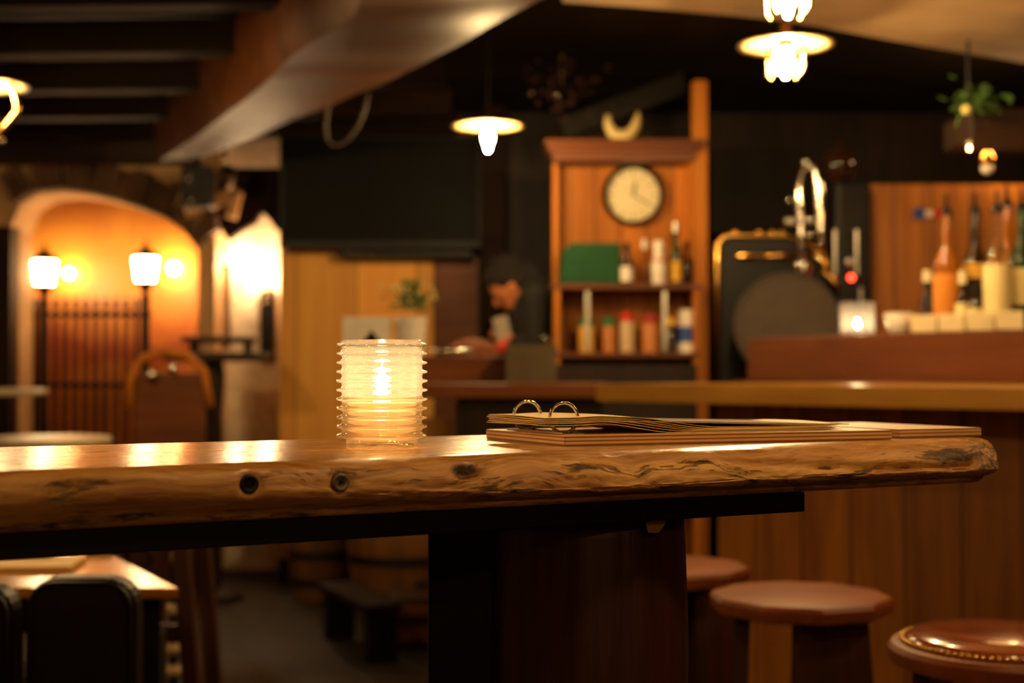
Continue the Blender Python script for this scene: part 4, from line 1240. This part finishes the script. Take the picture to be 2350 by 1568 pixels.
# hanging overhead shelf with plants
c = P(2300, 295, 4.9)
hs = thing('hanging_shelf', (c.x + .12, 4.95, c.z), 0, 'dark wooden shelf box hanging above the spirit bottles', 'shelf')
MB().box((0, 0, 0), (.52, .32, .10), bev=.008).box((0, -.15, -.065), (.52, .02, .05)).build('shelf_box', M['dark_wood'], hs)
for s in (-1, 1):
    MB().tube([(s * .22, 0, .05), (s * .22, 0, ZV - c.z)], .006).build('chain', M['iron'], hs)
MB().tube([(-.22, .0, -.06), (.23, .0, -.06)], .007, 8).build('light_strip', M['bar_strip'], hs)
lv = thing('ivy_plant', P(2215, 232, 4.76), 0, 'green trailing ivy at the left end of the hanging shelf', 'plant')
mb = MB()
for i in range(70):
    x, y, z = random.gauss(.03, .045), random.gauss(0, .03), random.gauss(0, .03)
    mb.prism([(-.016, 0), (0, -.009), (.02, 0), (0, .011)], -.0006, .0006, mt=Matrix.Translation((x, y, z)) @ Matrix.Rotation(random.uniform(0, 6), 4, 'Z') @ Matrix.Rotation(random.uniform(-1, 1), 4, 'Y'))
mb.build('leaves', M['leaf'], lv)
MB().tube([(.12, 0, -.04), (.05, 0, 0), (-.01, 0, -.02), (-.03, 0, -.09)], .003).build('stem', M['leaf'], lv)
MB().ball((-.005, -.03, -.035), .017, 10).build('bud', M['flower'], lv, smooth=True)
# bulb lamp under the shelf
c2 = P(2266, 382, 4.95)
o = thing('spot_lamp', c2, 0, 'small brass spot lamp under the hanging shelf', 'lamp')
MB().lathe([(0, .0), (.02, 0), (.026, .03), (.015, .05), (0, .05)], seg=16).build('lamp_head', M['brass'], o, smooth=True)
MB().ball((0, 0, -.006), .022, 12).build('bulb', M['white'], o, smooth=True)
c = P(2335, 310, 6.3)
o = thing('added_wall_globe', c, 0, 'small warm globe added unseen behind the hanging shelf to brighten the wall', 'wall light')
MB().ball((0, 0, 0), .04, 14).build('globe', M['added_globe_glow'], o, smooth=True)  # added globe that brightens the wall behind the bottles
MB().tube([(0, .02, 0), (0, 6.41 - 6.3, 0)], .012).build('arm', M['brass'], o)
# sticker on the board
c = P(2128, 490, 6.406)
st = thing('flag_sticker', c, 0, 'small blue, white and red sticker on the board behind the bottles', 'sticker')
MB().box((-.035, 0, 0), (.05, .004, .05)).build('blue_field', M['bluep'], st); MB().box((0.01, 0, 0), (.04, .004, .03)).build('white_field', M['white'], st); MB().box((.05, 0, 0), (.05, .004, .035)).build('red_field', M['redp'], st)

# ------------------------------------------------------------------ mural niche: fence, lanterns
FY = 8.9
fz = P(200, 712, FY).z
fence = thing('picket_fence', (P(200, 700, FY).x, FY, 0), 0, 'black spear-topped iron railing in front of the ochre mural', 'fence')
fx0 = P(200, 700, FY).x
for i in range(12):
    px = 82 + i * 23
    x = P(px, 700, FY).x - fx0
    MB().box((x, 0, fz * .5), (.028, .02, fz * 1.0)).lathe([(0, .10), (.026, .03), (.010, .0), (.010, -.03), (0, -.03)], c=(x, 0, fz), seg=8).build('picket', M['iron'], fence)
for py in (722, 885):
    z = P(0, py, FY).z
    MB().box((P(210, py, FY).x - fx0, .012, z), (.75, .015, .03)).build('rail', M['iron'], fence)
def lantern(px, py, d, label):
    c = P(px, py, d)
    t = thing('post_lantern', (c.x, d, 0), 0, label, 'lantern', 'black post lanterns at the fence')
    z = c.z
    MB().lathe([(0, .15), (.006, .15), (.010, .12), (.022, .10), (.07, .065), (.085, .045), (.085, .04), (0, .04)], seg=6, c=(0, 0, z + .02)).build('lantern_roof', M['iron'], t)
    MB().lathe([(0, -.085), (.058, -.085), (.078, .058), (0, .058)], seg=6, c=(0, 0, z)).build('lamp_glass', M['lantern_light'], t)
    for k in range(6):
        a = k * PI / 3
        MB().tube([(.060 * math.cos(a), .060 * math.sin(a), z - .088), (.081 * math.cos(a), .081 * math.sin(a), z + .06)], .0045, 6).build('frame_bar', M['iron'], t)
    MB().lathe([(0, -.10), (.066, -.10), (.066, -.086), (0, -.086)], seg=6, c=(0, 0, z)).lathe([(0, -.17), (.012, -.17), (.045, -.10), (0, -.10)], seg=10, c=(0, 0, z)).build('lantern_base', M['iron'], t)
    MB().lathe([(0, 0), (.06, 0), (.06, .06), (.032, .09), (.028, z - .17), (0, z - .17)], seg=14).build('post', M['iron'], t, smooth=True, auto=.6)
lantern(102, 622, 8.72, 'black post lantern at the left end of the iron railing')
lantern(334, 614, 8.72, 'black post lantern at the right end of the iron railing')
def mural_glare_globe(px, py, r, label):  # glowing globes stand in for lantern reflections on the mural
    c = P(px, py, 9.25)
    t = thing('added_wall_globe', c, 0, label, 'wall light', 'added globes standing in for lantern reflections on the mural')
    MB().ball((0, 0, 0), r, 14).build('globe', M['added_globe_glow'], t, smooth=True)
    MB().lathe([(0, 0), (.03, 0), (.02, .02), (0, .04)], seg=14, mt=Matrix.Translation((0, .05, 0)) @ YUP).build('wall_plate', M['brass'], t)
mural_glare_globe(158, 628, .028, 'round wall light on the mural right of the left lantern')
mural_glare_globe(399, 616, .034, 'round wall light on the mural right of the right lantern')

# ------------------------------------------------------------------ plaster recess with sconces
def sconce(px, py, d, r, m, label, h=.1):
    c = P(px, py, d)
    t = thing('wall_sconce', c, 0, label, 'wall light')
    MB().ball((0, 0, 0), r, 14, (1, .7, 1)).build('bulb', m, t, smooth=True)
    MB().tube([(0, .02, -r), (0, .08, -h), (0, YR - d - .002, -h * .8)], .008).build('arm', M['brass'], t, smooth=True)
    MB().lathe([(0, 0), (r * .9, 0), (r * .5, .012), (0, .012)], seg=14, c=(0, 0, -r - .012)).build('drip_cup', M['brass'], t)
    return t
sconce(545, 606, 8.38, .026, M['sconce_light'], 'bright wall lamp on the white plaster left of the dark picture frame')
cs_ = sconce(615, 632, 8.34, .030, M['sconce_light'], 'crystal wall lamp with glass drops above the narrow dark mirror')
for dx, dy in ((-12, 28), (6, 30), (-4, 48), (8, 46), (-8, 64), (4, 62), (14, 12), (-14, 8)):
    p = P(612 + dx, 628 + dy, 8.28) - P(615, 632, 8.30)
    MB().ball(p, .014, 8).build('crystal_drop', M['clear'], cs_, smooth=True)
def frame(px0, py0, px1, py1, d, label, name='mirror', bright=False):
    a, b_ = P(px0, py0, d), P(px1, py1, d)
    t = thing(name, ((a.x + b_.x) / 2, d, (a.z + b_.z) / 2), 0, label, 'mirror' if name == 'mirror' else 'picture')
    w, h = b_.x - a.x, a.z - b_.z
    mb = MB(); f = .018
    mb.box((-w / 2 + f / 2, 0, 0), (f, .04, h)).box((w / 2 - f / 2, 0, 0), (f, .04, h)).box((0, 0, h / 2 - f / 2), (w - 2 * f, .04, f)).box((0, 0, -h / 2 + f / 2), (w - 2 * f, .04, f))
    mb.build('frame', M['dark_wood'], t)
    MB().box((0, .005, 0), (w - 2 * f, .015, h - 2 * f)).build('mirror_glass', plain(name + '_pane', srgb(200, 190, 175), .12, metal=1) if bright else M['gloss_black'], t)
frame(598, 668, 632, 832, 8.46, 'narrow dark framed mirror under the crystal wall lamp')
frame(484, 608, 528, 800, 8.40, 'narrow bright mirror at the left side of the plaster recess', bright=True)
# jagged brown timber piece over the plaster and pale bracket
a, b_ = P(428, 492, 8.15), P(545, 440, 8.15)
L = (b_ - a).length
mb = MB().box(((a + b_) / 2 - a), (L, .09, .06), ry=-math.atan2(b_.z - a.z, b_.x - a.x), bev=.006)
e = P(533, 488, 8.15) - a; mb.box((b_ - a) + Vector((-.02, 0, -.075)), (.06, .09, .16), ry=.25, bev=.006)
o = mb.build('timber_bracket', plain('pale_timber', srgb(200, 150, 100), .5), loc=a)
tag(o, 'pale angled timber bracket above the plaster recess', 'bracket')
a, b_ = P(450, 372, 7.95), P(640, 372, 7.95)
mb = MB()
poly = [(0, 0), (0, -.25), (.06, -.33), (.12, -.42), (.2, -.36), (.27, -.32), (.31, -.25), (.36, -.30), (.40, -.36), (.46, -.35), (.47, 0)]
mb.prism(poly, -.05, .05, mt=Matrix.Rotation(PI / 2, 4, 'X'), bev=.004)
struct('trim_22', mb, M['joist_wood'], loc=(a.x, 8.30, P(0, 400, 8.3).z + .03))
pts = [P(452, 492, 8.19), P(470, 505, 8.19), P(484, 528, 8.19), P(492, 560, 8.19), P(494, 600, 8.19)]
o = MB().tube(pts, .009).build('curved_conduit', plain('pale_pipe', srgb(190, 140, 110), .4), smooth=True)
tag(o, 'thin pale pipe curving down beside the arch to the bright mirror', 'pipe')
c = P(520, 405, 7.7)
sp = thing('spotlight', c, .4, 'pale grey ceiling spotlight beside the end of the big beam', 'spotlight')
MB().lathe([(0, -.06), (.045, -.06), (.05, 0), (.04, .05), (0, .05)], seg=20, mt=Matrix.Rotation(.9, 4, 'X')).build('lamp_head', M['steel'], sp, smooth=True, auto=.6)
MB().tube([(0, .03, .03), (0, .05, .12), (0, .05, ZC - c.z)], .012).build('stem', M['steel'], sp, smooth=True)
c = P(455, 430, 7.7)
ls = thing('loudspeaker', c, 0, 'small black loudspeaker with shiny screws under the beam end', 'loudspeaker')
MB().box((0, 0, 0), (.16, .12, .22), bev=.01).build('cabinet', M['black'], ls)
for px, py in ((430, 409), (435, 460)):
    p = P(px, py, 7.6) - c; MB().ball((p.x, -.07, p.z), .015, 10).build('screw', M['chrome'], ls, smooth=True)
MB().tube([(0, 0, .11), (0, .0, ZC - c.z)], .01).build('bracket', M['black'], ls)

# standing desk / high table
c = P(490, 820, 7.4)
hd = thing('high_table', (c.x, 7.4, 0), 0, 'dark high table on a thick central post in the plaster recess', 'table')
MB().box((.03, 0, c.z), (.50, .34, .045), bev=.01).build('tabletop', M['dark_wood'], hd)
MB().box((.03, 0, c.z + .09), (.34, .26, .03), bev=.006).build('upper_tray', M['dark_wood'], hd)
for x in (-.11, .17): MB().box((x, .05, c.z + .05), (.02, .15, .09)).build('tray_support', M['dark_wood'], hd)
MB().lathe([(0, 0), (.16, 0), (.16, .03), (.05, .08), (.045, c.z - .3), (.06, c.z - .1), (.05, c.z - .02), (0, c.z - .02)], seg=16).build('post', M['dark_wood_z'], hd, smooth=True, auto=.6)
# high-backed chair
def backchair(px, py, d, label, rz=0):
    c = P(px, py, d)
    t = thing('armchair', (c.x, d, 0), rz, label, 'chair')
    H = c.z
    arcp = [(-.19, 0, H - .25), (-.185, 0, H - .10), (-.13, 0, H - .02), (-.02, 0, H + .01), (.09, 0, H - .01), (.16, 0, H - .08), (.19, 0, H - .25)]
    MB().tube(arcp, .02, 10).build('top_rail', M['pine'], t, smooth=True)
    MB().box((0, .01, H - .32), (.34, .03, .46), bev=.01).build('backrest', M['red_wood'], t)
    MB().box((0, -.2, .70), (.42, .42, .05), bev=.012).build('seat', M['dark_wood'], t)
    for sx_, sy in ((-1, 0), (1, 0), (-1, -.38), (1, -.38)):
        MB().tube([(sx_ * .18, sy, .68), (sx_ * .20, sy, 0)], .02).build('leg', M['dark_wood_z'], t, smooth=True)
    for px2, py2 in ((395, 846), (345, 862)):
        p = P(px2, py2, d - .05); MB().ball((p.x - c.x, -.05, p.z), .022, 12, (1, .6, 1)).build('glint_ball', M['chrome'], t, smooth=True)  # chrome balls added as glints on the chair
backchair(390, 812, 6.7, 'brown high chair with a curved rail in front of the high table')

# round tables at the left edge
def round_table(px, py, d, R, label, H=None, th=.03):
    c = P(px, py, d)
    t = thing('round_table', (c.x, d, 0), 0, label, 'table')
    MB().lathe([(0, -th), (R - .01, -th), (R, -th / 2), (R - .006, 0), (0, 0)], seg=48, c=(0, 0, c.z)).build('tabletop', plain('pale_tabletop', srgb(205, 185, 150), .3), t, smooth=True, auto=.5)
    MB().lathe([(0, 0), (R * .7, 0), (R * .7, .02), (.04, .06), (.035, c.z - .04), (.1, c.z - th), (0, c.z - th)], seg=20).build('pedestal', M['iron'], t, smooth=True, auto=.6)
round_table(108, 1003, 5.6, .25, 'pale round table just above the live-edge table at lower left')
round_table(-40, 893, 7.2, .32, 'high round table whose pale edge shows at the left edge')

# ------------------------------------------------------------------ low dining table bottom left, its chair backs, menus
LZ2 = .75
def PZ(px, py, z):
    a = P(px, py, 1.0); k = (z - EYE) / (a.z - EYE); return Vector((a.x * k, k, z))
c0 = PZ(410, 1350, LZ2); c1 = PZ(240, 1264, LZ2)
dl = Vector((c1.x - c0.x, c1.y - c0.y)); w_ = dl.length
lt = thing('dining_table', (c0.x, c0.y, 0), 0, 'low wooden dining table with shiny top at the lower left', 'table')
dx = Vector((-dl.y, dl.x)).normalized()
dx = Vector((-.995, .02))
q = [(0, 0), (dl.x, dl.y), (dl.x + dx.x * 1.1, dl.y + dx.y * 1.1), (dx.x * 1.1, dx.y * 1.1)]
MB().prism(q, LZ2 - .022, LZ2, bev=.003).build('tabletop', wood('dining_table_wood', srgb(150, 92, 42), srgb(190, 124, 62), 'X', .24, coat=.5), lt)
MB().prism([(-.05, .05), (dl.x - .05, dl.y - .05), (dl.x - 1.0, dl.y - .05), (-1.0, .05)], LZ2 - .10, LZ2 - .0225).build('apron', M['black_wood'], lt)
for x, y in ((-.08, .08), (dl.x - .08, dl.y - .08), (-1.0, .08), (dl.x - 1.0, dl.y - .08)):
    MB().box((x, y, (LZ2 - .1) / 2), (.06, .06, LZ2 - .1), bev=.004).build('leg', M['black_wood'], lt)
# menus on it
for k, (px, py, w, h, z, m, lab) in enumerate(((55, 1302, .24, .17, 0, 'ply_edge', 'lower wooden menu board on the dining table'), (50, 1282, .21, .15, .013, 'cream', 'cream menu folder lying on the wooden menu board'))):
    c = PZ(px, py, LZ2)
    o = MB().box((0, 0, .006), (w, h, .012), bev=.002).build('menu_board' if k == 0 else 'menu_folder', M[m], loc=(c.x, c.y, LZ2 + .0008 + z), rz=.1 - .25 * k)
    tag(o, lab, 'menu')
o = MB().box((0, 0, .012), (.06, .05, .024), bev=.006).build('napkin_dish', M['enamel'], loc=PZ(228, 1268, LZ2) + Vector((0, 0, .0005)))
tag(o, 'small pale dish at the far corner of the dining table', 'dish')
# leather chair backs
def leather_chair(px0, px1, pyt, d, label, rz=0):
    a, b_ = P(px0, pyt, d), P(px1, pyt, d)
    w = b_.x - a.x; cx = (a.x + b_.x) / 2; zt = a.z
    t = thing('leather_chair', (cx, d, 0), rz, label, 'chair', 'dark leather chairs at the dining table')
    r = .05
    poly = [(-w / 2, .45)] + [(-w / 2 + r - r * math.cos(k * PI / 12), zt - r + r * math.sin(k * PI / 12)) for k in range(7)] + [(w / 2 - r + r * math.sin(k * PI / 12), zt - r + r * math.cos(k * PI / 12)) for k in range(7)] + [(w / 2, .45)]
    MB().prism(poly, -.03, .03, mt=Matrix.Rotation(PI / 2, 4, 'X'), bev=.008).build('backrest', M['leather'], t, smooth=True, auto=.6)
    MB().box((0, .24, .44), (w, .46, .08), bev=.02).build('seat', M['leather'], t)
    for sx_, sy in ((-1, 0.02), (1, 0.02), (-1, .42), (1, .42)):
        MB().box((sx_ * (w / 2 - .03), sy, .2), (.04, .04, .4)).build('leg', M['black_wood'], t)
    pts = [(-w / 2 + .012, -.034, .5), (-w / 2 + .012, -.034, zt - r)] 
    MB().tube([(w / 2 - .01, -.034, .5), *[(w / 2 - r + (r - .008) * math.cos(k * PI / 12), -.034, zt - r + (r - .008) * math.sin(k * PI / 12)) for k in range(7)], *[(-w / 2 + r - (r - .008) * math.sin(k * PI / 12), -.034, zt - r + (r - .008) * math.cos(k * PI / 12)) for k in range(7)], (-w / 2 + .01, -.034, .5)], .004).build('piping', M['leather'], t, smooth=True)
leather_chair(72, 322, 1322, 2.45, 'dark leather chair back standing before the low dining table')
leather_chair(-190, 44, 1338, 2.40, 'dark leather chair back cut by the left edge of the picture')
# wooden high stool with ladder sides behind the dining table
c = P(405, 1240, 3.75)
sx0, sx1 = P(330, 1300, 3.75).x, P(455, 1300, 3.75).x
hs2 = thing('wooden_high_stool', ((sx0 + sx1) / 2, 3.75, 0), 0, 'dark wooden high stool with splayed legs right of the dining table', 'stool')
hw = (sx1 - sx0) / 2
MB().box((0, 0, .80), (hw * 2 + .02, .30, .04), bev=.008).build('seat', M['stool_leg'], hs2)
for sx_ in (-1, 1):
    for sy in (-.11, .13):
        MB().box((sx_ * (hw + .01), sy, .39), (.042, .042, .80), ry=-sx_ * .085, bev=.004).build('leg', M['stool_leg'], hs2)
for z in (.30, .52):
    MB().box((0, -.11, z), (2 * hw, .025, .045)).build('stretcher', M['stool_leg'], hs2)
MB().box((0, .13, .30), (2 * hw, .025, .045)).build('stretcher', M['stool_leg'], hs2)
# turned coat rack post with pale beads behind
c = P(398, 1400, 4.2)
rk = thing('turned_post', (c.x, 4.2, 0), 0, 'turned post with pale beads between the high stool legs', 'post')
MB().lathe([(0, 0), (.05, 0), (.05, .02), (.014, .05), (.014, .72), (0, .72)], seg=14).build('shaft', M['iron'], rk)
for py in (1278, 1400, 1452, 1490, 1540):
    z = P(0, py, 4.2).z
    MB().lathe([(.0, .022), (.028, .014), (.034, 0), (.028, -.014), (0, -.022)], seg=16, c=(0, 0, z)).build('bead', M['enamel'], rk, smooth=True)

# ------------------------------------------------------------------ barrels and cradle
MBAR = wood('barrel_staves', srgb(84, 50, 22), srgb(122, 78, 36), 'Z', .55, knots=False)
def barrel(px, pyb, d, R, H, label):
    c = PZ(px, pyb, .10) if False else P(px, pyb, d)
    t = thing('barrel', (c.x, d, .0), .2, label, 'barrel', 'old barrels at the back wall')
    prof = [(0, 0)]
    for i in range(13):
        s = i / 12; prof.append((R * (.80 + .2 * math.sin(s * PI)), H * s))
    prof += [(R * .72, H), (R * .72, H - .02), (0, H - .02)]
    MB().lathe(prof, seg=20).build('staves', MBAR, t, smooth=True, auto=.25)
    for s in (.12, .3, .7, .88):
        r = R * (.80 + .2 * math.sin(s * PI)) + .003
        MB().lathe([(r, H * s - .02), (r + .003, H * s - .02), (r + .003, H * s + .02), (r, H * s + .02)], seg=32, close=True).build('hoop', M['iron'], t, smooth=True, auto=.5)
barrel(735, 1380, 7.45, .17, .80, 'smaller old barrel against the back wall, seen below the table')
barrel(925, 1400, 6.98, .28, .95, 'larger old barrel right of the low bench, seen below the table')
a = PZ(740, 1338, .24); b_ = PZ(850, 1392, .24)
bd = Vector((b_.x - a.x, b_.y - a.y)); LBn = bd.length
bn = thing('low_bench', (a.x, a.y, 0), math.atan2(bd.y, bd.x), 'low dark bench in front of the barrels', 'bench')
MB().box((LBn / 2, .06, .225), (LBn, .16, .035), bev=.006).build('seat', M['joist_wood'], bn)  # seat board, same joist wood all over
for x in (.06, LBn - .05):
    MB().box((x, .06, .105), (.06, .13, .21), bev=.005).build('leg', M['black'], bn)
# crate on the floor
c = PZ(990, 1480, 0)
o = thing('wooden_crate', (c.x, c.y, 0), 0, 'dim low wooden crate on the floor behind the trunk pedestal', 'crate')
MB().box((0, 0, .11), (.36, .25, .22), bev=.005).build('crate_body', M['dark_wood'], o)
MB().box((0, -.13, .17), (.34, .01, .04)).build('slat', M['red_wood'], o); MB().box((0, -.13, .07), (.34, .01, .06)).build('slat', M['red_wood'], o)
# golden base below the wall panel handled by the panel itself
struct('baseboard_back', MB().box((.6, YB - .06, .07), (3.8, .02, .14)), M['dark_wood'])

# ------------------------------------------------------------------ world and view
w = bpy.data.worlds.new('world'); scene.world = w; w.use_nodes = True
w.node_tree.nodes['Background'].inputs[0].default_value = (1, .7, .45, 1)
w.node_tree.nodes['Background'].inputs[1].default_value = .01
vs = scene.view_settings
vs.view_transform = 'Standard'; vs.look = 'None'; vs.gamma = 1; vs.use_curve_mapping = False
vs.exposure = 0.5
scene.cycles.use_denoising = True
scene.cycles.sample_clamp_indirect = 6
scene.cycles.max_bounces = 12
scene.cycles.adaptive_threshold = .015
scene.cycles.transmission_bounces = 12
scene.cycles.transparent_max_bounces = 24
scene.cycles.blur_glossy = .6
